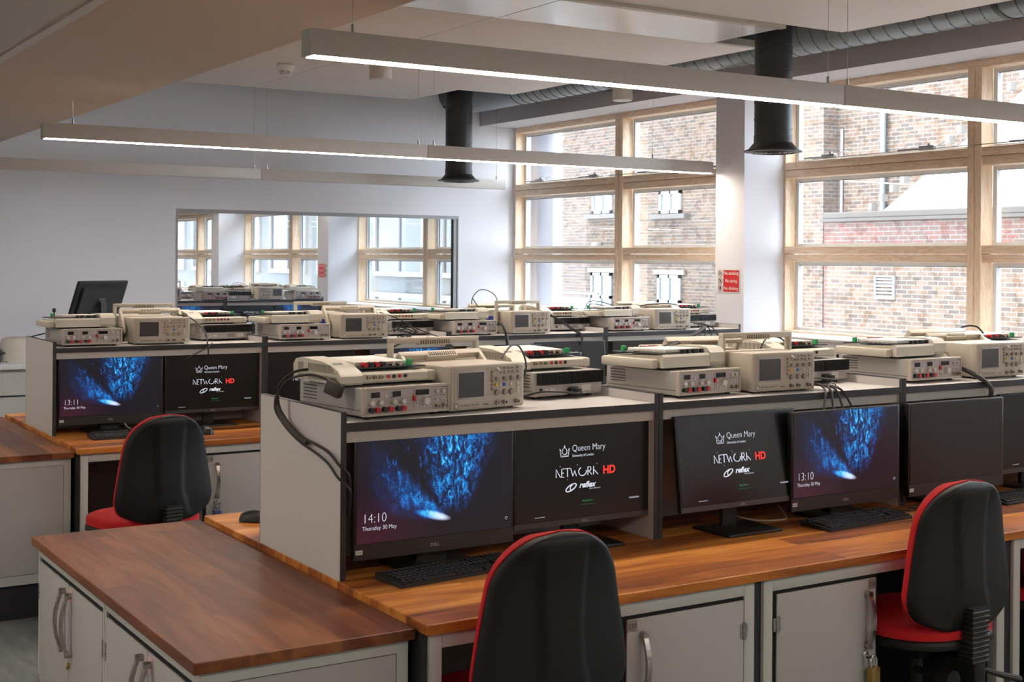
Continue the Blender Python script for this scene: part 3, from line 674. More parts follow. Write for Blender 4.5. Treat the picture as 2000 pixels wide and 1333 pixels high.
MB().box(-.035, -.03, 0, .02, .03, .10, mat('adapter_blue', (.05, .06, .16), .4), bev=.004).build('adapter_case', None, t)
MB().tube([(.02, 0, .05), (.05, -.01, .07), (.06, 0, .03), (.04, .02, .01), (.07, .01, .006), (.06, -.03, .006)], .004, blacktape, seg=6).build('lead', None, t)
# monitor on the wall desk, seen from behind
t = thing('computer_monitor', 'black monitor seen from behind, standing on the wall desk', 'monitor', (2.68, 10.02, .965), math.radians(35))
Mt = T((0, 0, .42)) @ RX(math.radians(20))
MB().box(-.27, -.012, -.165, .27, .012, .165, black, bev=.004, M=Mt).build('monitor_case', None, t)
MB().prism([(-.22, -.10), (.22, -.10), (.22, .12), (-.22, .12)], -.03, -.012, mat('case_back', (.03, .03, .033), .4), 'y', M=Mt).box(-.20, -.014, .135, .22, -.0125, .142, blacktape, M=Mt).build('back_shell', None, t)
MB().box(-.035, -.034, -.02, .035, -.030, .04, chrome, M=Mt).build('mount_plate', None, t)
MB().box(-.255, .0125, -.155, .255, .014, .155, boot_m, M=Mt).build('screen', None, t)
MB().box(-.03, -.06, 0, .03, -.035, .42, blacktape).box(-.12, -.12, 0, .12, .08, .012, blacktape).build('stand', None, t)
# ------------------------------------------------------------------ instruments (built facing -y, origin at base centre)
def knob(parent, x, z, y, r, h, m=None, name='knob'):
    return MB().cyl((x, y-h, z), r*.86, h, axis='y', seg=16, r2=r).build(name, m or knobw, parent)
def make_psu():
    t = thing('power_supply'); w_, d, h = .31, .365, .084; z0 = .010; yf = -d/2
    t['category'] = 'power supply'
    b = MB().box(-w_/2+.004, yf+.012, z0, w_/2-.004, d/2, z0+h-.003, bev=.002)
    b.build('case', instg, t)
    for s in (-1, 1):
        g = MB().box(s*(w_/2-.0045)-.0003, d/2-.12, z0+.026, s*(w_/2-.0045)+.0003, d/2-.015, z0+.077, instg)
        for k in range(5): g.box(s*(w_/2-.0045)-.0008, d/2-.10, z0+.030+k*.010, s*(w_/2-.0045)+.0008, d/2-.02, z0+.033+k*.010, mat('vent_dark', (.05, .045, .04), .6))
        g.box(s*(w_/2-.0045)-.0006, yf+.012, z0+.016, s*(w_/2-.0045)+.0006, d/2-.005, z0+.018, mat('vent_dark', (.05, .045, .04), .6))
        g.build('side_vents', None, t, smooth=0)
    MB().frame(-w_/2, z0, w_/2, z0+h, .008, yf-.004, yf+.014, bev=.002).build('bezel', inst, t)
    fp = MB().box(-w_/2+.008, yf, z0+.008, w_/2-.008, yf+.012, z0+h-.008).build('front_panel', instf, t, smooth=0)
    # dividing line, printed captions
    l = MB().box(.022, yf-.0006, z0+.010, .0232, yf, z0+h-.010, mat('line_red', (.5, .05, .05), .5)); di = mat('ink_dark', (.09, .07, .06), .6)
    for (a, b_, z) in ((-.06, -.03, .066), (-.062, -.045, .052), (.065, .09, .046), (.098, .104, .050), (.108, .114, .050), (.118, .124, .050), (.128, .134, .050), (.125, .145, .074)):
        l.box(a, yf-.0004, z0+z-.0008, b_, yf, z0+z+.0008, di)
    for k in range(3): l.box(.030, yf-.0005, z0+.030+k*.007, .034, yf, z0+.032+k*.007, di)
    l.build('printed_markings', None, fp, smooth=0)
    for (a, b_) in ((-.128, -.098), (-.052, -.024), (.030, .078)):
        MB().box(a, yf-.0015, z0+.054, b_, yf, z0+.070).build('display', lcd, t, smooth=0)
    for x in (-.128, -.098, -.050, -.018): knob(t, x, z0+.040, yf, .0085, .012)
    knob(t, -.076, z0+.058, yf, .0045, .004, name='button')
    knob(t, .064, z0+.036, yf, .0125, .014)
    for (x, z) in ((.105, .062), (.128, .062)): knob(t, x, z0+z, yf, .0055, .010)
    for (x, z) in ((.034, .020), (.047, .020), (.060, .020), (.073, .020), (.106, .038), (.124, .038), (.134, .038)): knob(t, x, z0+z, yf, .0035, .005, name='button')
    for x, m_ in ((-.130, black), (-.110, redp), (-.084, black), (-.064, redp), (-.036, black), (-.018, redp)):
        MB().cyl((x, yf-.014, z0+.019), .0078, .014, axis='y', seg=14).build('binding_post', m_, t)
    MB().box(.018, yf-.008, z0+.038, .027, yf, z0+.054, bev=.001).build('safety_jack', redp, t)
    for x in (.106, .132): MB().cyl((x, yf-.014, z0+.019), .0060, .014, gold, 'y', 14).cyl((x, yf-.016, z0+.019), .0022, .006, black, 'y', 8).box(x-.011, yf-.0008, z0+.009, x+.011, yf, z0+.030, instg).build('coaxial_socket', None, t)
    # back face: finned heat sinks, rating plate, socket
    yb = d/2
    for (a, b_) in ((-.142, -.004), (.006, .138)):
        f = MB().box(a, yb, z0+.040, b_, yb+.006, z0+.080); n = 22
        for k in range(n+1): xx = a+(b_-a-.002)*k/n; f.box(xx, yb+.006, z0+.040, xx+.0022, yb+.022, z0+.080)
        f.build('heat_sink', black, t, smooth=0)
    bp = MB().box(-w_/2+.006, yb, z0+.004, w_/2-.006, yb+.003, z0+.038).build('rear_panel', instf, t, smooth=0)
    l = MB().box(-.11, yb+.003, z0+.008, .132, yb+.0033, z0+.034, instf).box(-.10, yb+.003, z0+.010, -.06, yb+.0036, z0+.032, stick)
    for k in range(3): l.box(-.045, yb+.003, z0+.013+k*.006, .0, yb+.0036, z0+.0155+k*.006, di)
    l.box(.012, yb+.003, z0+.012, .055, yb+.0036, z0+.030, instg).box(.118, yb+.003, z0+.014, .130, yb+.006, z0+.028, black); l.build('rating_plate', None, bp, smooth=0)
    for x in (.068, .080, .100): MB().cyl((x, yb+.003, z0+.020), .006, .004, axis='y', seg=12).build('fuse_holder', knobw, bp)
    for (x, y) in ((-.12, yf+.03), (.12, yf+.03), (-.12, d/2-.03), (.12, d/2-.03)): MB().cyl((x, y, 0), .010, z0, seg=12).build('foot', blacktape, t)
    return t
def make_trainer():
    """circuit training board: vented raised wing at local left, breadboard on top, sockets along the front (-y)"""
    t = thing('prototyping_board'); t['category'] = 'prototyping board'
    w_, d = .345, .285; x0 = -w_/2; hb = .038
    MB().prism([(-d/2+.006, .006), (-d/2, .012), (-d/2, hb-.006), (-d/2+.006, hb), (d/2-.05, hb+.012), (d/2-.006, hb+.014), (d/2, hb+.006), (d/2, .006)], x0+.08, -x0-.035, ivory).build('base', None, t, smooth=20)
    MB().box(-x0-.034, -d/2+.004, .004, -x0, d/2-.02, hb-.002, bev=.007).build('end_pod', ivory, t)
    # raised wing: profile arched front to back
    pr = [(-d/2, .004), (-d/2-.004, .010), (-d/2-.004, .030), (-d/2+.008, .042), (-d/2+.05, .058), (-d/2+.11, .069), (d/2-.05, .074), (d/2-.015, .068), (d/2, .052), (d/2, .020), (d/2-.01, .006)]
    MB().prism(pr, x0+.003, x0+.078, ivory).build('raised_wing', None, t, smooth=28)
    v = MB(); vd = mat('vent_shadow', (.20, .18, .14), .7); n = 34; v.box(x0+.0028, -d/2+.012, .013, x0+.0032, d/2-.02, .047, ivory)
    for k in range(n):
        y = -d/2+.018+k*(d-.045)/n; top = .050 if y < -.09 else .060
        if abs(y-.062) < .014: continue
        v.box(x0+.0022, y, .036, x0+.0034, y+.0030, top-(.012 if y < -.105 else 0)+0.0, vd).box(x0+.0022, y, .014, x0+.0034, y+.0030, .027, vd)
    v.build('side_vents', None, t, smooth=0)
    MB().box(x0+.02, -d/2+.035, .052, x0+.05, -d/2+.075, .054, mat('print_grey', (.25, .24, .24), .6), M=T((0, 0, .004)) @ T((0, -d/2+.055, .055)) @ RX(.36) @ T((0, d/2-.055, -.055))).build('printed_name', None, t, smooth=0)
    # board lying on top
    bz = hb+.010
    bd = MB().box(x0+.085, -d/2+.022, bz+.002, -x0-.030, d/2-.02, bz+.006, black, M=RX(.02)).build('circuit_board', None, t, smooth=0)
    MB().box(x0+.092, -d/2+.065, bz+.006, -x0-.075, d/2-.028, bz+.018, bread, bev=.0015, M=RX(.02)).build('breadboard', None, t)
    z = bz+.010; y = -d/2+.042
    for k, m_ in enumerate((redp, black, redp, black)): MB().cyl((x0+.110+k*.021, y-.012, z), .0080, .022, axis='y', seg=14).build('banana_plug', m_, t)
    for k in range(2): MB().cyl((x0+.205+k*.026, y-.012, z), .0055, .022, axis='y', seg=12).build('coaxial_plug', gold, t)
    MB().box(x0+.262, y-.006, bz+.004, x0+.277, y+.008, bz+.022).build('terminal_block', greenp, t)
    m_ = MB()
    for k in range(6): m_.box(x0+.283+k*.001, -.03+k*.022, bz+.004, x0+.295, -.022+k*.022, bz+.010)
    m_.build('pin_header', knobg, t, smooth=0)
    for k in range(3): MB().cyl((x0+.098+k*.022, -d/2-.010, .024), .0058, .011, gold, 'y', 12).cyl((x0+.098+k*.022, -d/2-.0115, .024), .0025, .004, black, 'y', 8).build('coaxial_socket', None, t)
    for k, mm in enumerate((redp, black, redp, black)): MB().cyl((x0+.168+k*.020, -d/2-.004, .024), .0058, .006, axis='y', seg=12).build('banana_socket', mm, t)
    # control side (+y): row of black knobs, sculpted lip
    for k, dx in enumerate((.012, .034, .044, .072, .092)):
        MB().cyl((-.085+dx*1.15, d/2-.020, hb+.010), .0085, .018, seg=14).build('adjustment_knob', black, t)
    MB().box(-.02, d/2-.034, hb+.012, .115, d/2-.026, hb+.0145, ivory, bev=.001).build('moulded_grip', None, t)
    MB().cyl((-.10, -.08, 0), .01, .008, seg=10).cyl((.10, -.08, 0), .01, .008, seg=10).cyl((-.10, .08, 0), .01, .008, seg=10).cyl((.10, .08, 0), .01, .008, seg=10).build('foot', blacktape, t)
    return t
def scope_handle(ang, parent):
    """U shaped carrying handle hinged at mid side; ang 0 = straight up, negative = leaning back over the case"""
    M = T((0, .035, .075)) @ RX(ang); w_ = .162; L = .118
    h = MB().box(-w_-.008, -.014, -.02, -w_+.006, .014, L, bev=.003, M=M).box(w_-.006, -.014, -.02, w_+.008, .014, L, bev=.003, M=M).box(-w_-.008, -.014, L-.004, w_+.008, .012, L+.016, bev=.003, M=M)
    h.box(-.062, -.013, L-.010, .062, .011, L-.002, bev=.002, M=M).cyl((-w_-.012, 0, 0), .018, .012, axis='x', seg=20, M=M).cyl((w_, 0, 0), .018, .012, axis='x', seg=20, M=M)
    o = h.build('carrying_handle', inst, parent)
    g = MB()
    for k in range(13): g.box(-.054+k*.0088, -.0145, L-.006, -.050+k*.0088, .0125, L+.008, M=M)
    g.build('grip_slots', mat('slot_dark', (.12, .09, .05), .7), o, smooth=0)
def make_scope(ang):
    t = thing('oscilloscope'); t['category'] = 'oscilloscope'; w_, h, d = .305, .140, .235; z0 = .006; yf = -d/2
    MB().box(-w_/2+.006, yf+.02, z0+.002, w_/2-.006, d/2-.02, z0+h-.004, bev=.007).box(-w_/2+.03, d/2-.03, z0+.012, w_/2-.03, d/2, z0+h-.018, bev=.01).build('case', inst, t)
    MB().box(-w_/2, yf, z0, w_/2, yf+.032, z0+h, bev=.008, seg=3).build('front_bezel', inst, t)
    vd = mat('vent_shadow', (.20, .18, .14), .7)
    for s in (-1, 1):
        v = MB()
        for i in range(6):
            for j in range(6): 
                a = math.hypot(i-2.5, j-2.5)
                if a < 3.2: v.box(s*(w_/2-.0062)-.0006, .02+i*.008, z0+.045+j*.009, s*(w_/2-.0062)+.0006, .025+i*.008, z0+.050+j*.009, vd)
        v.build('speaker_vents', None, t, smooth=0)
    fp = MB().box(-w_/2+.016, yf-.0015, z0+.026, w_/2-.010, yf, z0+h-.010, mat('scope_face', (.50, .44, .36), .42)).build('control_panel', None, t, smooth=0)
    MB().box(-w_/2+.024, yf-.003, z0+.034, -w_/2+.136, yf+.001, z0+h-.018, instf, bev=.001).build('screen_surround', None, t)
    MB().box(-w_/2+.029, yf-.0036, z0+.040, -w_/2+.131, yf-.003, z0+h-.024).build('screen', lcdg, t, smooth=0)
    X = lambda f: -w_/2+f*w_; Z = lambda f: z0+h*(1-f)
    for k in range(5): MB().cyl((X(.545), yf-.005, Z(.19+k*.095)), .0052, .004, axis='y', seg=12).build('button', knobg, t)
    for i, fx in enumerate((.665, .715, .775, .825, .895)):
        for fz in (.11, .20):
            MB().box(X(fx)-.0045, yf-.0045, Z(fz)-.004, X(fx)+.0045, yf-.001, Z(fz)+.004, bev=.0015).build('button', knobg, t)
    knob(t, X(.615), Z(.14), yf-.001, .0065, .010)
    for fx in (.60, .705, .80, .90): knob(t, X(fx), Z(.345), yf-.001, .0068, .009, knobg)
    for fx, m_ in ((.60, yellowp), (.655, knobw), (.705, bluep), (.80, knobw), (.895, knobw)): MB().cyl((X(fx), yf-.005, Z(.48)), .0058 if m_ is not knobw else .0048, .005, axis='y', seg=14).build('button', m_, t)
    for fz in (.57, .65): MB().cyl((X(.895), yf-.005, Z(fz)), .0048, .005, axis='y', seg=14).build('button', knobw, t)
    for fx in (.60, .71, .80): knob(t, X(fx), Z(.65), yf-.001, .0098, .010, knobg)
    for fx in (.60, .705, .875): MB().cyl((X(fx), yf-.014, Z(.875)), .0066, .014, steel, 'y', 14).cyl((X(fx), yf-.0145, Z(.875)), .0042, .003, black, 'y', 10).build('coaxial_socket', None, t)
    MB().tube([(X(.065)+.008*math.cos(a), yf-.002, Z(.885)+.010*math.sin(a)) for a in [k*PI/8 for k in range(17)]], .0012, knobg, seg=5, smooth=1).cyl((X(.065), yf-.004, Z(.89)), .0055, .004, knobw, 'y', 12).build('power_button', None, t)
    l = MB().box(X(.43), yf-.0012, Z(.90), X(.50), yf-.0004, Z(.885), black); text_bm(l, 'GW INSTEK  GDS-1022', .0075, T((X(.12), yf-.0006, Z(.905))), mat('ink_dark', (.09, .07, .06), .6), .01, 1, 'LEFT', 0)
    l.box(X(.57), yf-.002, Z(.41), X(.93), yf-.0014, Z(.405), mat('ink_dark', (.09, .07, .06), .6)).box(X(.57), yf-.002, Z(.25), X(.93), yf-.0014, Z(.245), mat('ink_dark', (.09, .07, .06), .6))
    l.build('printed_markings', None, fp, smooth=0)
    # rear label and socket
    l = MB().box(-.075, d/2, z0+.070, .045, d/2+.0008, z0+.098, mat('label_blue', (.04, .07, .42), .5)).box(-.065, d/2+.0008, z0+.074, -.050, d/2+.0012, z0+.084, stick).box(-.02, d/2+.0008, z0+.074, -.010, d/2+.0012, z0+.084, yellowp); l.build('rear_label', None, t, smooth=0)
    MB().box(.07, d/2-.001, z0+.03, .10, d/2+.004, z0+.055).build('mains_socket', black, t, smooth=0)
    MB().cyl((.09, d/2-.002, z0+.085), .007, .008, axis='y', seg=14).build('rear_knob', mat('knob_rust', (.35, .13, .07), .5), t)
    for (x, y) in ((-.12, yf+.03), (.12, yf+.03), (-.12, d/2-.04), (.12, d/2-.04)): MB().cyl((x, y, 0), .009, z0+.003, seg=12).build('foot', blacktape, t)
    scope_handle(ang, t)
    return t
psu = make_psu(); trn = make_trainer(); sc_up = make_scope(0.0); sc_fold = make_scope(math.radians(-38)); sc_back = make_scope(math.radians(-47))
ZT = ZD+.45
GP = {'p': 'bench power supplies with signal generator', 't': 'white prototyping boards resting on power supplies', 's': 'oscilloscopes on the bench shelves'}
def where(n, u): return '%s, %s shelf unit' % (BN[n], UN[u])
def put_psu(n, u, x, yf, rz, rear=False, tbrz=None, toff=(0, 0), trear=None, tz=0.0):
    yc = yf+(.1825 if True else 0)
    lab = ('power supply turned away showing black cooling fins, %s' if rear else 'power supply with red and black terminals facing the camera, %s') % where(n, u)
    place(psu, (x, yc, ZT), math.radians(rz)+(PI if rear else 0), lab, GP['p'])
    lt = ('white prototyping board with sockets showing on finned power supply, %s' if rear else 'white prototyping board on front-facing power supply, %s') % where(n, u)
    place(trn, (x+toff[0], yc+toff[1], ZT+.094), (tbrz if tbrz is not None else 0), lt, GP['t'])
def put_scope(n, u, x, yf, rz, rear=False, proto=None):
    lab = ('oscilloscope seen from behind, handle visible, %s' if rear else 'beige oscilloscope with dark screen facing the camera, %s') % where(n, u)
    place(proto or sc_fold, (x, yf+.1175, ZT), math.radians(rz)+(PI if rear else 0), lab, GP['s'])
R_ = math.radians
# near bench
put_psu(1, 0, 1.825, 3.50, 7, tbrz=R_(5), toff=(-.02, .02)); put_scope(1, 0, 2.13, 3.535, 10, proto=sc_back)
put_psu(1, 0, 2.57, 3.735, 6, True, R_(4), (-.03, -.0)); put_scope(1, 0, 2.165, 3.835, 0, True, sc_up)
put_psu(1, 1, 3.03, 3.535, 6, tbrz=PI+R_(6), toff=(-.03, .02)); put_scope(1, 1, 3.385, 3.52, 0, proto=sc_up)
put_psu(1, 1, 3.74, 3.705, 4, True, R_(3), (-.03, 0)); put_scope(1, 1, 3.29, 3.83, -6, True, sc_fold)
put_psu(1, 2, 4.21, 3.54, 2, tbrz=PI+R_(3), toff=(-.03, .02)); put_scope(1, 2, 4.60, 3.53, 0, proto=sc_back)
put_psu(1, 2, 4.93, 3.705, 3, True, R_(2), (-.02, 0)); put_scope(1, 2, 4.57, 3.83, 0, True, sc_fold)
GPL = lambda n, u, k: None
for u, (p, s, r) in enumerate(((1.86, 2.235, 2.655), (3.056, 3.44, 3.837), (4.189, 4.60, 5.03), (5.391, 5.76, 6.13))):
    put_psu(2, u, p, 7.055, 1, tbrz=PI+R_(1), toff=(-.035, .02)); put_scope(2, u, s, 7.06, 0 if u != 2 else 2, proto=(sc_fold, sc_fold, sc_up, sc_back)[u])
    put_psu(2, u, r, 7.235, 2, True, R_(1), (-.03, 0), trear=None)
    rx = (2.25, 3.33, 4.50, 5.68)[u]; put_scope(2, u, rx, 7.365, 0, True, (sc_up, sc_up, sc_fold, sc_fold)[u])
# ------------------------------------------------------------------ screens
def uvplane(w_, h, z, y, m_, parent, name='screen'):
    me = bpy.data.meshes.new(name); me.from_pydata([(-w_/2, y, z-h/2), (w_/2, y, z-h/2), (w_/2, y, z+h/2), (-w_/2, y, z+h/2)], [], [(0, 1, 2, 3)])
    uv = me.uv_layers.new(name='UVMap')
    for l, c in zip(uv.data, ((0, 0), (1, 0), (1, 1), (0, 1))): l.uv = c
    me.materials.append(m_); o = bpy.data.objects.new(name, me); col.objects.link(o); o.parent = parent; return o
SW, SH = .527, .296
def S(fx, fz, zc): return T(((fx-.5)*SW, 0, zc+(.5-fz)*SH))
def boot_graphics(parent, zc, y, yoff=-.0012):
    M0 = T((0, y+yoff, 0))
    m_ = MB()
    text_bm(m_, 'Queen Mary', .030, M0 @ S(.40, .275, zc), whiteglow, -.014, .86, 'LEFT'); text_bm(m_, 'University of London', .0115, M0 @ S(.402, .335, zc), whiteglow, 0, .86, 'LEFT')
    C = M0 @ S(.345, .27, zc); r = .0014
    def ln(*p): m_.tube([(a*.017, 0, b_*.017) for a, b_ in p], .0007, whiteglow, 4, M=C, smooth=1)
    ln(*[(.52*math.cos(a), .05+.62*math.sin(a)) for a in [k*PI/9 for k in range(19)]]); ln((.15, -.35), (.45, -.62))
    ln((-1.1, .6), (-.95, -.2), (-.6, -.35)); ln((1.1, .6), (.95, -.2), (.6, -.35)); ln((-1.1, .6), (-.72, .1)); ln((1.1, .6), (.72, .1)); ln((-.85, -.95), (.85, -.95)); ln((-.85, -.8), (.85, -.8)); ln((-.95, -.3), (-.85, -.8)); ln((.95, -.3), (.85, -.8))
    m_.prism([(-.16, .75), (.16, .75), (0, 1.25)], -.02, .02, whiteglow, 'y', M=C @ Matrix.Scale(.017, 4))
    # NETWORK in broken strokes with dots
    C = M0 @ S(.285, .545, zc); L = .0265
    def st(*p): m_.tube([(a*L, 0, b_*L) for a, b_ in p], .0014, whiteglow, 4, M=C, smooth=1)
    st((0, 0), (0, 1), (.62, 0)); st((1.15, 0), (.8, 0), (.8, 1), (1.2, 1)); st((.8, .5), (1.1, .5)); st((1.3, 1), (2.0, 1)); st((1.65, 0), (1.65, 1)); st((2.1, 1), (2.45, 0), (2.7, .7), (2.95, 0))
    st(*[(3.85+.58*math.cos(a), .5+.52*math.sin(a)) for a in [2.0+k*.45 for k in range(11)]]); st((4.65, 0), (4.65, 1), (5.0, .98), (5.12, .75), (5.0, .5), (4.65, .48)); st((4.85, .45), (5.25, 0)); st((5.5, 0), (5.5, 1)); st((5.62, .55), (6.15, 0))
    for a, b_ in ((.55, 1.35), (3.1, 1.35), (1.65, -.35), (6.0, 1.3)): m_.cyl((a*L, 0, b_*L), .0012, .0006, whiteglow, 'y', 8, M=C)
    # reflex, with its slanted oval
    text_bm(m_, 'reflex', .026, M0 @ S(.455, .675, zc), whiteglow, .03, 1.02, 'LEFT', shear=.3); text_bm(m_, 'THE AV SPECIALIST', .0052, M0 @ S(.53, .70, zc), whiteglow, 0, 1, 'LEFT')
    C = M0 @ S(.395, .665, zc) @ RY(-.45); ring = [(a, b_) for a, b_ in [(math.cos(k*PI/12), math.sin(k*PI/12)) for k in range(25)]]
    m_.tube([(.022*a, 0, .0085*b_) for a, b_ in ring], .0018, whiteglow, 4, M=C, smooth=1); m_.tube([(-.006, 0, -.006), (-.001, 0, .004), (.008, 0, .005)], .0015, whiteglow, 4, M=C, smooth=1)
    text_bm(m_, 'ROGERSON', .0075, M0 @ S(.875, .85, zc), whiteglow, 0, 1); text_bm(m_, 'Network HD 00:00:00', .0042, M0 @ S(.17, .955, zc), whiteglow, 0, 1)
    m_.build('screen_lettering', None, parent, smooth=0)
    m_ = MB(); text_bm(m_, 'HD', .036, M0 @ S(.68, .545, zc), redglow, .035, .95); m_.build('screen_red_lettering', None, parent, smooth=0)
    m_ = MB(); text_bm(m_, 'MyndStore', .0095, M0 @ S(.52, .83, zc), greenglow, .01); m_.box(-.03, 0, -.0004, .03, .0003, .0004, greenglow, M=M0 @ S(.52, .86, zc)); m_.build('screen_green_lettering', None, parent, smooth=0)
def lock_graphics(parent, zc, y, hhmm):
    M0 = T((0, y-.0012, 0)); m_ = MB()
    text_bm(m_, hhmm, .040, M0 @ S(.032, .80, zc), whiteglow, -.022, .9, 'LEFT'); text_bm(m_, 'Thursday 30 May', .0175, M0 @ S(.032, .872, zc), whiteglow, -.012, .92, 'LEFT')
    m_.tube([(.004*math.cos(a), 0, .004*math.sin(a)) for a in [k*PI/6 for k in range(11)]], .0005, whiteglow, 4, M=M0 @ S(.965, .90, zc), smooth=1)
    m_.build('screen_lettering', None, parent, smooth=0)
def make_aio(kind, hhmm=None):
    t = thing('desktop_computer'); t['category'] = 'computer'; w_ = .545; z0, z1 = .045, .393
    MB().box(-w_/2, 0, z0, w_/2, .022, z1, bev=.002).box(-w_/2+.04, .022, z0+.02, w_/2-.04, .045, z1-.05, bev=.01).build('case', black, t)
    MB().box(-w_/2+.001, -.0015, z0+.001, w_/2-.001, 0, z0+.046).build('chin', mat('chin_plastic', (.028, .026, .026), .38), t, smooth=0)
    zc = z0+.048+SH/2
    uvplane(SW, SH, zc, -.0015, splash_m if kind == 'lock' else off_m, t)
    if kind == 'lock': lock_graphics(t, zc, -.0015, hhmm)
    l = MB(); text_bm(l, 'DELL', .014, T((-.005, -.0022, z0+.018)), mat('logo_grey', (.42, .40, .40), .4), .01); l.build('maker_logo', None, t, smooth=0)
    l = MB().box(-w_/2+.006, -.0025, z0+.018, -w_/2+.028, -.0015, z0+.031, stick); text_bm(l, 'W0102', .0055, T((-w_/2+.017, -.0027, z0+.0225)), black); l.build('asset_sticker', None, t, smooth=0)
    MB().box(-.05, .045, .02, .05, .07, .30, bev=.004).build('stand_neck', blacktape, t); MB().box(-.125, -.075, 0, .125, .14, .016, bev=.003).box(-.05, .03, .016, .05, .075, .05).build('stand_base', mat('stand_black', (.014, .014, .014), .3), t)
    return t
def make_mon(kind):
    t = thing('computer_monitor'); t['category'] = 'monitor'; w_ = .540
    M = T((0, .04, .24)) @ RX(0)
    c = MB().box(-w_/2, 0, .075, w_/2, .018, .395, bev=.002).box(-.17, .018, .11, .17, .04, .33, bev=.008).build('case', black, t)
    MB().box(-w_/2+.001, -.0012, .076, w_/2-.001, 0, .093).build('bottom_bezel', mat('bezel_grey', (.055, .053, .056), .35), c, smooth=0)
    s = uvplane(SW, SH, .094+SH/2, -.0012, boot_m if kind == 'boot' else off_m, c)
    if kind == 'boot': boot_graphics(c, .094+SH/2, -.0012)
    l = MB(); text_bm(l, 'DELL', .011, T((0, -.0018, .0805)), mat('logo_grey', (.42, .40, .40), .4), .01); l.build('maker_logo', None, c, smooth=0)
    MB().box(-.032, .075, .008, .032, .095, .30, bev=.003).box(-.04, .03, .20, .04, .085, .27, bev=.003).build('stand_neck', mat('stand_dark', (.03, .03, .032), .3), t)
    MB().box(-.12, -.06, 0, .12, .13, .010, bev=.002).build('stand_base', mat('stand_black', (.014, .014, .014), .3), t)
    return t
aio1, aio2, aio3, aio_off = make_aio('lock', '14:10'), make_aio('lock', '13:10'), make_aio('lock', '13:11'), make_aio('off')
mon = make_mon('boot')
GM, GA = 'monitors on the benches', 'all-in-one computers on the benches'
def put_m(proto, x, y, z, rz, label, g, tilt=0.0):
    o = place(proto, (x, y, z), R_(rz), label, g)
    if tilt:
        for c in o.children:
            if c.name.split('.')[0] == 'case': c.location = (0, .0, .0); c.rotation_euler = (R_(-tilt), 0, 0); c.location.z = .01
    return o
put_m(aio1, 1.938, 3.482, ZD-.003+.003, 0, 'all-in-one computer showing a blue spray picture and the time 14:10', GA)
put_m(mon, 2.487, 3.490, ZD, 0, 'monitor with university logo in the near bench first shelf unit', GM)
put_m(mon, 3.09, 3.40, ZD, 0, 'tilted greyish monitor with university logo, near bench second shelf unit', GM, tilt=7)
put_m(aio2, 3.578, 3.40, ZD+.012, 0, 'all-in-one computer with blue picture and 13:10 on the near bench', GA).location.z = ZD
put_m(aio_off, 4.173, 3.40, ZD, 0, 'all-in-one computer with blank switched-off screen on the near bench', GA)
put_m(mon, 4.76, 3.45, ZD, 0, 'monitor cut by the right picture edge on the near bench', GM)
Y2 = 7.03
put_m(aio3, 1.957, Y2, ZD, 0, 'all-in-one computer with blue picture and 13:11 on the far bench', GA)
put_m(mon, 2.512, Y2+.005, ZD, 0, 'monitor with university logo in the far bench first shelf unit', GM)
put_m(mon, 3.09, Y2-.005, ZD, 0, 'monitor in the far bench second shelf unit, left of a blue screen', GM)
put_m(aio2, 3.70, Y2-.06, ZD, 0, 'blue-screen all-in-one computer in the far bench second shelf unit', GA)
put_m(aio2, 4.35, Y2-.06, ZD, 0, 'blue-screen all-in-one computer in the far bench third shelf unit', GA)
put_m(mon, 4.86, Y2-.09, ZD, 0, 'pale tilted monitor with faint logo in the far bench third shelf unit', GM, tilt=7)
put_m(aio_off, 5.46, Y2-.05, ZD, 0, 'dark-screen computer in the far bench last shelf unit', GA)
put_m(aio2, 5.99, Y2-.10, ZD, 0, 'blue-screen all-in-one computer at the window end of the far bench', GA)
for (p_, x, lab) in ((aio2, 3.08, 'blue-screen computer on the back of the far bench, second shelf unit'), (mon, 3.67, 'monitor on the back of the far bench, second shelf unit, seen reflected'),
                   (mon, 4.27, 'monitor on the back of the far bench, third shelf unit, seen reflected'), (aio3, 4.84, 'blue-screen computer on the back of the far bench, third shelf unit'),
                   (mon, 5.44, 'monitor on the back of the far bench, last shelf unit, seen reflected'), (aio2, 6.01, 'blue-screen computer on the back of the far bench, last shelf unit')):
    put_m(p_, x, 7.585, ZD, 180, lab, GA if p_ is not mon else GM)
# ------------------------------------------------------------------ keyboards and mice
def make_kb():
    t = thing('keyboard'); t['category'] = 'keyboard'; w_, d = .442, .135
    MB().prism([(-d/2, 0), (-d/2, .009), (d/2, .021), (d/2, .004)], -w_/2, w_/2, keym).build('case', None, t, smooth=20)
    k = MB(); P = .0190
    rows = [(.046, 15, 0), (.020, 15, 0), (.002, 15, .004), (-.016, 14, .007), (-.034, 14, .010), (-.052, 11, 0)]
    for j, (y, n, off) in enumerate(rows):
        z = .0115+(y+d/2)*.089
        xs = []
        if j < 5: xs = [(-w_/2+.012+off+i*P, .0160) for i in range(n)]
        else: xs = [(-w_/2+.012+i*.0235, .0205) for i in range(3)]+[(-w_/2+.084, .112)]+[(-w_/2+.201+i*.0235, .0205) for i in range(4)]
        xs += [(-w_/2+.303+i*P, .016) for i in range(3)] if j in (0, 1, 2) else ([(-w_/2+.322, .016)] if j == 4 else [(-w_/2+.303+i*P, .016) for i in range(3)] if j == 5 else [])
        xs += [(-w_/2+.364+i*P, .016) for i in range(4)]
        for x, kw in xs:
            k.box(x, y-.0078, z-.004, x+kw, y+.0078, z+.003, keym)
            k.box(x+.004, y+.001, z+.003, x+.009, y+.0042, z+.0032, legend)
    k.build('keys', None, t, smooth=0)
    return t
kb = make_kb(); KG = 'black keyboards on the worktops'
place(kb, (1.935, 3.385, ZD), R_(6), 'black keyboard below the 14:10 screen on the near bench', KG)
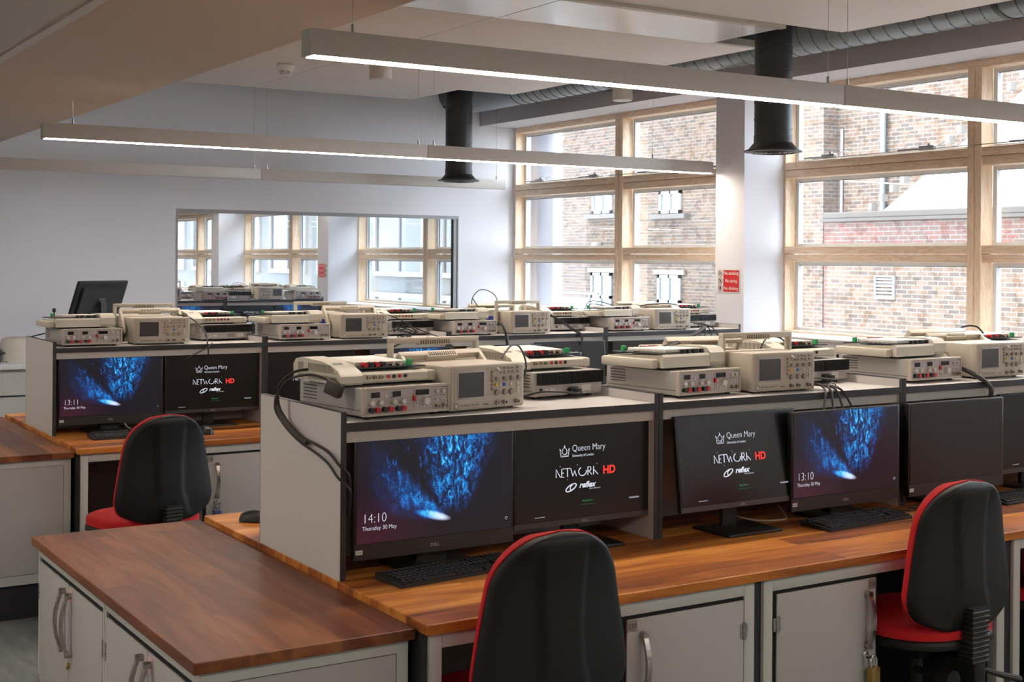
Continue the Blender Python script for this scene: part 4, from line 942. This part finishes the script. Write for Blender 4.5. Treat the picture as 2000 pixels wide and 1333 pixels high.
place(kb, (3.552, 3.325, ZD), R_(4), 'black keyboard in front of the 13:10 screen', KG)
place(kb, (4.50, 3.335, ZD), R_(3), 'black keyboard cut by the right picture edge beside the near chair', KG)
place(kb, (2.01, 6.80, ZD), R_(0), 'black keyboard on the far bench below the 13:11 screen', KG)
def make_mouse():
    t = thing('computer_mouse'); t['category'] = 'mouse'
    b = MB(); n = 14; m = 16; g = []
    for i in range(n+1):
        a = i/n; y = -.056+.112*a; ww = .031*math.sqrt(max(0, 1-(2*a-1)**4)); hh = .004+.034*math.sin(PI*min(1, a*.85+.12))**.8
        g.append([b.bm.verts.new((ww*math.cos(PI*k/m), y, .003+hh*math.sin(PI*k/m)*(1 if ww > .001 else .2))) for k in range(m+1)])
    for p, q in zip(g, g[1:]):
        for k in range(m): b.bm.faces.new((p[k], p[k+1], q[k+1], q[k]))
        b.bm.faces.new((p[0], q[0], q[m], p[m]))
    b.bm.faces.new(g[0]); b.bm.faces.new(list(reversed(g[-1]))); b.mats.append(black)
    b.build('mouse_shell', None, t, smooth=50); MB().cyl((-.004, .026, .034), .009, .008, axis='x', seg=16).build('scroll_wheel', blacktape, t)
    MB().tube([(0, .054, .008), (.004, .080, .006), (.03, .105, .004), (.06, .10, .004), (.085, .07, .004)], .0018, blacktape, 6).build('cord', None, t); return t
ms = make_mouse(); MG = 'black mice on the worktops'
place(ms, (1.725, 4.40, ZD), R_(-125), 'black mouse on the back of the near bench beside the shelf side panel', MG)
place(ms, (3.93, 3.30, ZD), R_(20), 'black mouse half hidden behind the red-seated chair on the near bench', MG)
place(ms, (2.36, 6.72, ZD), R_(10), 'mouse on the far bench just behind the far chair back', MG)
# ------------------------------------------------------------------ operator chairs
def make_chair(ang=0.0):
    t = thing('office_chair'); t['category'] = 'chair'
    # back: outline half-width against height (0 at the bottom edge)
    Hh = .475; zb = .555
    def hw(f):
        base = .236-.095*max(0, f-.25)**1.1 if f > .25 else .236-.9*(.25-f)**2*1.0
        e = 1.0
        if f > .70: e = math.sqrt(max(0, 1-((f-.70)/.3)**2.5))
        if f < .17: e = math.sqrt(max(0, 1-((.17-f)/.17)**2.3))
        return max(.004, base*(e*.93+.07*(e > .2)) if e < 1 else base)
    def cy(f): return -.19-.055*(f-.25)-.02*math.cos(f*PI*1.2)       # lumbar curve
    nS, nF = 40, 46
    def sheet(fun, mt, name, parent, shrink=1.0, crease=False):
        b = MB(); F_ = []; B_ = []
        for j in range(nF+1):
            f = j/nF; w_ = hw(f)*shrink; rf = []; rb = []
            for i in range(nS+1):
                s = -1+2*i/nS; x = w_*s; y0, y1 = fun(f, s, x); z = zb+(Hh*.5+Hh*(f-.5)*shrink)
                yc = cy(f)+.5*x*x*1.0
                rf.append(b.bm.verts.new((x, yc+y0, z))); rb.append(b.bm.verts.new((x, yc+y1, z)))
            F_.append(rf); B_.append(rb)
        for j in range(nF):
            for i in range(nS):
                b.bm.faces.new((F_[j][i], F_[j][i+1], F_[j+1][i+1], F_[j+1][i])); b.bm.faces.new((B_[j][i], B_[j+1][i], B_[j+1][i+1], B_[j][i+1]))
            b.bm.faces.new((F_[j][0], F_[j+1][0], B_[j+1][0], B_[j][0])); b.bm.faces.new((F_[j][nS], B_[j][nS], B_[j+1][nS], F_[j+1][nS]))
        for j, a in ((0, 1), (nF, -1)):
            for i in range(nS): b.bm.faces.new((F_[j][i], B_[j][i], B_[j][i+1], F_[j][i+1]))
        b.mats.append(mt); return b.build(name, None, parent, smooth=60)
    def edge(f, s): 
        e = max(abs(s)**9, (abs(2*f-1))**14); return 1-e
    def shell(f, s, x):
        k = edge(f, s); bump = 0
        cx = .062+.09*max(0, .30-f)**1.0*1.6+.02*max(0, f-.5)
        st = 1/(1+math.exp(-(abs(x)-cx)/.0022)); bump = .010*st*(1 if .08 < f < .86 else max(0, 1-abs((f-.47)/.39-math.copysign(1, f-.47))*6)) if True else 0
        return (.0, -.030*math.sqrt(max(k, 0))-.006+bump*k)
    sheet(shell, chairp, 'backrest_shell', t)
    def cush(f, s, x): return (.008+.040*math.sqrt(max(edge(f, s), 0)), .001)
    sheet(cush, redfab, 'backrest_cushion', t, 1.012)
    # seat
    def seat(name, mt, z0, z1, sc_, dome):
        b = MB(); n = 48; rings = []
        def out(a, k): 
            c, s = math.cos(a), math.sin(a); p = 2.7
            r = (abs(c)**p+abs(s)**p)**(-1/p); w_ = .235*(1+.05*s); return (w_*c*r*k*sc_, .225*s*r*k*sc_)
        prof = [(0, z0), (.7, z0), (.93, z0+.004), (1.0, z0+.012), (1.0, z1-.018), (.985, z1-.006), (.92, z1+.002), (.7, z1+dome), (.35, z1+dome*1.2)]
        for k, z in prof[1:]: rings.append([b.bm.verts.new((*out(2*PI*i/n, k), z+(.012*(math.sin(2*PI*i/n) < -.3)*0))) for i in range(n)])
        for p, q in zip(rings, rings[1:]):
            for i in range(n): b.bm.faces.new((p[i], p[(i+1) % n], q[(i+1) % n], q[i]))
        b.bm.faces.new(list(reversed(rings[0]))); b.bm.faces.new(rings[-1]); b.mats.append(mt); return b.build(name, None, t, smooth=50)
    seat('seat_pan', chairp, .495, .535, 1.0, 0); seat('seat_cushion', redfab, .523, .572, .985, .008)
    # back stem with bellows
    z = .40; pr = []
    MB().box(-.028, -.265, .36, .028, -.20, .47, bev=.008).box(-.03, -.25, .43, .03, -.02, .47, bev=.006).build('back_bracket', chairp, t)
    b = MB(); k = 0; zz = .465
    while zz < .62:
        b.box(-.041, -.268, zz, .041, -.206, zz+.009, bev=.003, seg=1).box(-.034, -.262, zz+.009, .034, -.212, zz+.016); zz += .0155
    b.build('bellows', blacktape, t, smooth=30)
    MB().cyl((-.115, -.255, .425), .034, .05, axis='y', seg=8).cyl((-.115, -.205, .425), .012, .10, axis='y', seg=10).build('tension_knob', chairp, t)
    MB().tube([(.03, -.23, .44), (.08, -.26, .42), (.16, -.29, .395)], lambda f: .006+.006*f, blacktape, 8).build('tilt_lever', None, t)
    MB().box(-.09, -.10, .445, .09, .10, .497, bev=.01).build('mechanism_plate', chairp, t)
    MB().cyl((0, 0, .26), .0275, .20, seg=24).cyl((0, 0, .11), .034, .16, seg=24).build('gas_lift', chairp, t)
    for i in range(5):
        a = 2*PI*i/5+.3; A = RZ(a)
        l = MB().prism([(.03, .075), (.03, .125), (.28, .095), (.30, .075), (.28, .068)], -.02, .02, chairp, 'y', M=A).build('base_arm', None, t)
        MB().cyl((.285, -.028, .030), .028, .022, blacktape, 'y', 18, M=A).cyl((.285, .006, .030), .028, .022, blacktape, 'y', 18, M=A).cyl((.285, 0, .03), .008, .05, blacktape, 'z', 10, M=A).build('castor', None, l)
    MB().cyl((0, 0, .065), .05, .06, seg=20).build('base_hub', chairp, t)
    return t
ch = make_chair(); CG = 'red and black office chairs'
place(ch, (1.915, 3.005, 0), R_(0), 'nearest red and black office chair, back cut by the bottom edge', CG)
place(ch, (3.475, 3.00, 0), R_(0), 'red-seated office chair beside cupboard with brass padlock', CG)
place(ch, (1.80, 5.93, 0), R_(12), 'office chair in the aisle before the far bench at left', CG)
place(ch, (4.22, 3.12, 0), R_(0), 'office chair at the right picture edge, only red seat showing', CG)
# ------------------------------------------------------------------ cables
def cable(name, label, pts, r, m_=None, g=None, extra=None):
    o = MB().tube(pts, r, m_ or blacktape, 8, smooth=6)
    if extra: extra(o)
    return tag(o.build(name, None), label, 'cable', g)
zt = ZT
t = thing('computer_cable', 'black looped cable with square plug hanging over the left end of the near bench', 'cable')
c1 = [(1.66, 3.72, 1.385), (1.60, 3.765, 1.375), (1.575, 3.82, 1.33), (1.578, 3.835, 1.27), (1.590, 3.80, 1.225), (1.598, 3.70, 1.185), (1.603, 3.60, 1.172), (1.603, 3.52, 1.160), (1.600, 3.445, 1.135), (1.63, 3.44, 1.10), (1.650, 3.475, 1.03)]
MB().tube(c1, .0042, blacktape, 10, smooth=6).build('cable_run', None, t)
c2 = [(1.645, 3.60, 1.357), (1.615, 3.68, 1.372), (1.585, 3.79, 1.345), (1.566, 3.835, 1.27), (1.582, 3.81, 1.215), (1.592, 3.71, 1.172), (1.597, 3.60, 1.150), (1.597, 3.51, 1.130), (1.595, 3.440, 1.10), (1.625, 3.42, 1.06), (1.645, 3.475, .98)]
MB().tube(c2, .0038, blacktape, 10, smooth=6).build('cable_run', None, t)
MB().tube([(1.572, 3.83, 1.30), (1.572, 3.838, 1.27), (1.583, 3.81, 1.225), (1.594, 3.72, 1.185), (1.598, 3.66, 1.172)], .0078, mat('cable_wrap', (.05, .042, .036), .5), 10).build('cable_wrap', None, t)
MB().box(-.026, -.014, -.022, .026, .014, .022, mat('plug_brown', (.055, .045, .03), .45), bev=.004, M=T((1.640, 3.565, 1.340)) @ RZ(-1.0) @ RY(.35)).build('plug', None, t)
def wirething(label, pts, r=.003, name='cable', g='thin black cables between instruments'): return cable(name, label, pts, r, None, g)
wirething('thin black lead arching over the near bench oscilloscope on the first shelf unit', [(2.25, 3.62, zt+.155), (2.31, 3.66, zt+.19), (2.37, 3.70, zt+.18), (2.395, 3.70, zt+.12), (2.37, 3.69, zt+.06), (2.35, 3.70, zt+.01)])
wirething('thin lead looping through the raised handle of the rear-facing oscilloscope, near bench', [(2.0, 3.93, zt+.10), (2.02, 3.95, zt+.17), (2.12, 3.94, zt+.20), (2.22, 3.93, zt+.185), (2.27, 3.90, zt+.145)])
wirething('grey-brown cable lying over trainer and rear oscilloscope handle, second near shelf unit', [(3.06, 3.80, zt+.155), (3.20, 3.86, zt+.175), (3.30, 3.90, zt+.20), (3.36, 3.93, zt+.215)], .008)
wirething('black lead curving over the second near-bench oscilloscope', [(3.40, 3.66, zt+.15), (3.47, 3.70, zt+.185), (3.54, 3.70, zt+.18), (3.58, 3.69, zt+.13)])
t = thing('cable_bundle', 'bundle of black cables spilling over the shelf edge beside the second oscilloscope', 'cable')
for k in range(4):
    dx = .022*k; MB().tube([(3.52+dx*.3, 3.66, zt+.03), (3.545+dx*.5, 3.56, zt+.028-.004*k), (3.535+dx, 3.47, zt+.012), (3.50+dx*1.8, 3.435, zt-.03), (3.47+dx*2.4, 3.42, zt-.085), (3.47+dx*2.5, 3.50, zt-.13)], .0042, blacktape, 8).build('cable_run', None, t)
MB().tube([(3.565+.020*math.cos(a), 3.462, zt+.016+.016*math.sin(a)) for a in [k*PI/6 for k in range(13)]], .0028, mat('cable_tie', (.3, .3, .3), .4), 6, smooth=1).build('cable_tie', None, t)
cable('cable', 'thick black cable running down over the shelf edge beside the third near-bench power supply', [(4.30, 3.75, zt+.10), (4.37, 3.66, zt+.085), (4.38, 3.54, zt+.045), (4.405, 3.455, zt+.0), (4.41, 3.43, zt-.04), (4.41, 3.46, zt-.10)], .010, None, None)
cable('cable', 'cable loop sticking up by the rear third instruments at the near bench right edge', [(4.72, 3.86, zt+.13), (4.78, 3.88, zt+.185), (4.86, 3.86, zt+.19), (4.90, 3.84, zt+.14)], .004, None, None)
# far bench cables
wirething('black lead draped from the first far oscilloscope over the shelf edge', [(2.36, 7.2, zt+.155), (2.43, 7.15, zt+.13), (2.47, 7.05, zt+.06), (2.46, 6.985, zt+.0), (2.46, 6.97, zt-.05), (2.45, 6.98, zt-.06)], .004)
wirething('white-grey lead hanging in front of the far bench monitor', [(2.50, 7.02, zt+.004), (2.45, 6.975, zt-.02), (2.33, 6.97, zt-.08), (2.27, 7.00, zt-.14)], .003)
t = thing('cable_bundle', 'tangle of black leads beside the second far oscilloscope', 'cable')
for k in range(6):
    a = k*1.05; MB().tube([(3.63+.02*k, 7.10, zt+.035+.01*math.sin(a)), (3.68+.05*math.sin(a), 7.05, zt+.06+.02*math.cos(a)), (3.75+.03*math.cos(a), 7.04, zt+.03), (3.68-.04*math.cos(a), 7.03, zt+.012), (3.66+.05*k*.5, 6.985, zt-.005*k*.3)], .0032, blacktape, 6).build('cable_run', None, t)
MB().tube([(3.58, 7.15, zt+.15), (3.66, 7.1, zt+.12), (3.78, 7.03, zt+.05), (3.90, 6.985, zt+.002)], .003, blacktape, 6).build('cable_run', None, t)
wirething('dark cable hanging down between second and third far instruments', [(4.37, 7.2, zt+.03), (4.37, 7.05, zt+.07), (4.365, 6.98, zt+.02), (4.37, 6.965, zt-.06)], .010)
wirething('large thin loop of wire standing above the third far power supply', [(4.34, 7.35, zt+.12), (4.36, 7.38, zt+.22), (4.44, 7.40, zt+.275), (4.54, 7.40, zt+.24), (4.56, 7.40, zt+.16), (4.48, 7.38, zt+.12), (4.40, 7.36, zt+.16), (4.35, 7.36, zt+.22)], .003)
t = thing('cable_bundle', 'leads sloping down between third far oscilloscope and fins', 'cable')
for k in range(3): MB().tube([(4.76+.01*k, 7.15, zt+.13), (4.83+.012*k, 7.08, zt+.08), (4.90+.012*k, 7.03, zt+.02), (4.93+.01*k, 6.985, zt-.01), (4.935, 6.97, zt-.06-.01*k)], .0028, blacktape, 6).build('cable_run', None, t)
t = thing('cable_bundle', 'arching leads behind the fourth far power supply', 'cable')
for k in range(3): MB().tube([(5.25+.03*k, 7.40, zt+.11), (5.32, 7.42, zt+.19-.02*k), (5.45, 7.38, zt+.17-.02*k), (5.58+.03*k, 7.30, zt+.10), (5.60+.02*k, 7.25, zt+.05)], .003, blacktape, 6).build('cable_run', None, t)
MB().tube([(5.45, 7.3, zt+.10), (5.62, 7.25, zt+.16), (5.80, 7.20, zt+.175), (5.9, 7.2, zt+.165)], .004, blacktape, 6).build('cable_run', None, t)
t = thing('cable_bundle', 'black cables hanging over the shelf edge beside the fourth far oscilloscope', 'cable')
for k in range(4): MB().tube([(5.93+.01*k, 7.12, zt+.05), (5.96+.02*k, 7.04, zt+.035), (5.94+.04*k, 6.985, zt+.0), (5.90+.06*k, 6.97, zt-.045), (5.90+.06*k, 6.99, zt-.06)], .0038, blacktape, 6).build('cable_run', None, t)
wirething('black leads curling on the far bench shelf end, left of the first power supply', [(1.655, 7.5, zt+.034), (1.72, 7.42, zt+.055), (1.80, 7.42, zt+.05), (1.86, 7.44, zt+.02)], .004)
t = thing('cable_bundle', 'leads coiled between first far power supply and oscilloscope', 'cable')
for k in range(6): MB().tube([(2.00, 7.25+.02*k, zt+.10-.012*k), (2.05, 7.20, zt+.09-.014*k), (2.09, 7.24+.01*k, zt+.075-.008*k), (2.04, 7.30, zt+.03+.004*k)], .0035, mat('lead_brown', (.07, .05, .045), .5), 6).build('cable_run', None, t)
# leads under the screens on the worktops
cable('cable', 'grey-white lead lying under the tilted monitor on the worktop', [(3.20, 3.62, ZD+.02), (3.24, 3.53, ZD+.004), (3.32, 3.48, ZD+.004), (3.38, 3.50, ZD+.006), (3.385, 3.55, ZD+.04)], .0035, mat('lead_pale', (.45, .42, .34), .5))
cable('cable', 'thin black mouse lead curving across the worktop right of the 13:10 screen', [(3.66, 3.50, ZD+.01), (3.72, 3.44, ZD+.003), (3.82, 3.42, ZD+.003), (3.88, 3.37, ZD+.003)], .002)
cable('cable', 'pale thin leads lying behind the keyboard of the 14:10 computer', [(1.99, 3.55, ZD+.012), (2.08, 3.47, ZD+.006), (2.20, 3.44, ZD+.006), (2.27, 3.45, ZD+.004)], .0025, mat('lead_pale', (.45, .42, .34), .5))
cable('cable', 'pale cable loop hanging below the 13:11 computer on the far bench', [(2.02, 7.06, ZD+.06), (2.04, 7.0, ZD+.02), (2.10, 6.97, ZD+.006), (2.17, 6.99, ZD+.02), (2.19, 7.06, ZD+.06)], .003, mat('lead_pale', (.45, .42, .34), .5))
for (x, y, lab) in ((2.60, 3.735, 'first'), (3.77, 3.705, 'second')):
    t = thing('power_lead', 'mains plug in the rear of the finned power supply, near bench %s unit' % lab, 'power lead', (x, y, ZT), R_(5))
    MB().box(-.020, -.028, .012, .020, -.004, .036, blacktape, bev=.004).prism([(-.013, -.028), (.013, -.028), (.008, -.048), (-.008, -.048)], .014, .034, blacktape, 'z').build('plug', None, t)
    MB().tube([(0, -.045, .024), (-.02, -.060, .022), (-.08, -.062, .028), (-.15, -.03, .030), (-.19, .02, .012)], .0032, blacktape, 8).build('lead', None, t)
# things sitting on top: microphone-like pin on the far board, small teal box
o = MB().cyl((0, 0, 0), .003, .03, blacktape, seg=8).lathe([(.002, .028), (.009, .034), (.011, .043), (.008, .051), (.002, .054)], black, seg=14).build('probe_tip', None, loc=(1.72, 7.28, ZT+.142)); tag(o, 'black round-headed probe standing on the leftmost far prototyping board', 'probe')
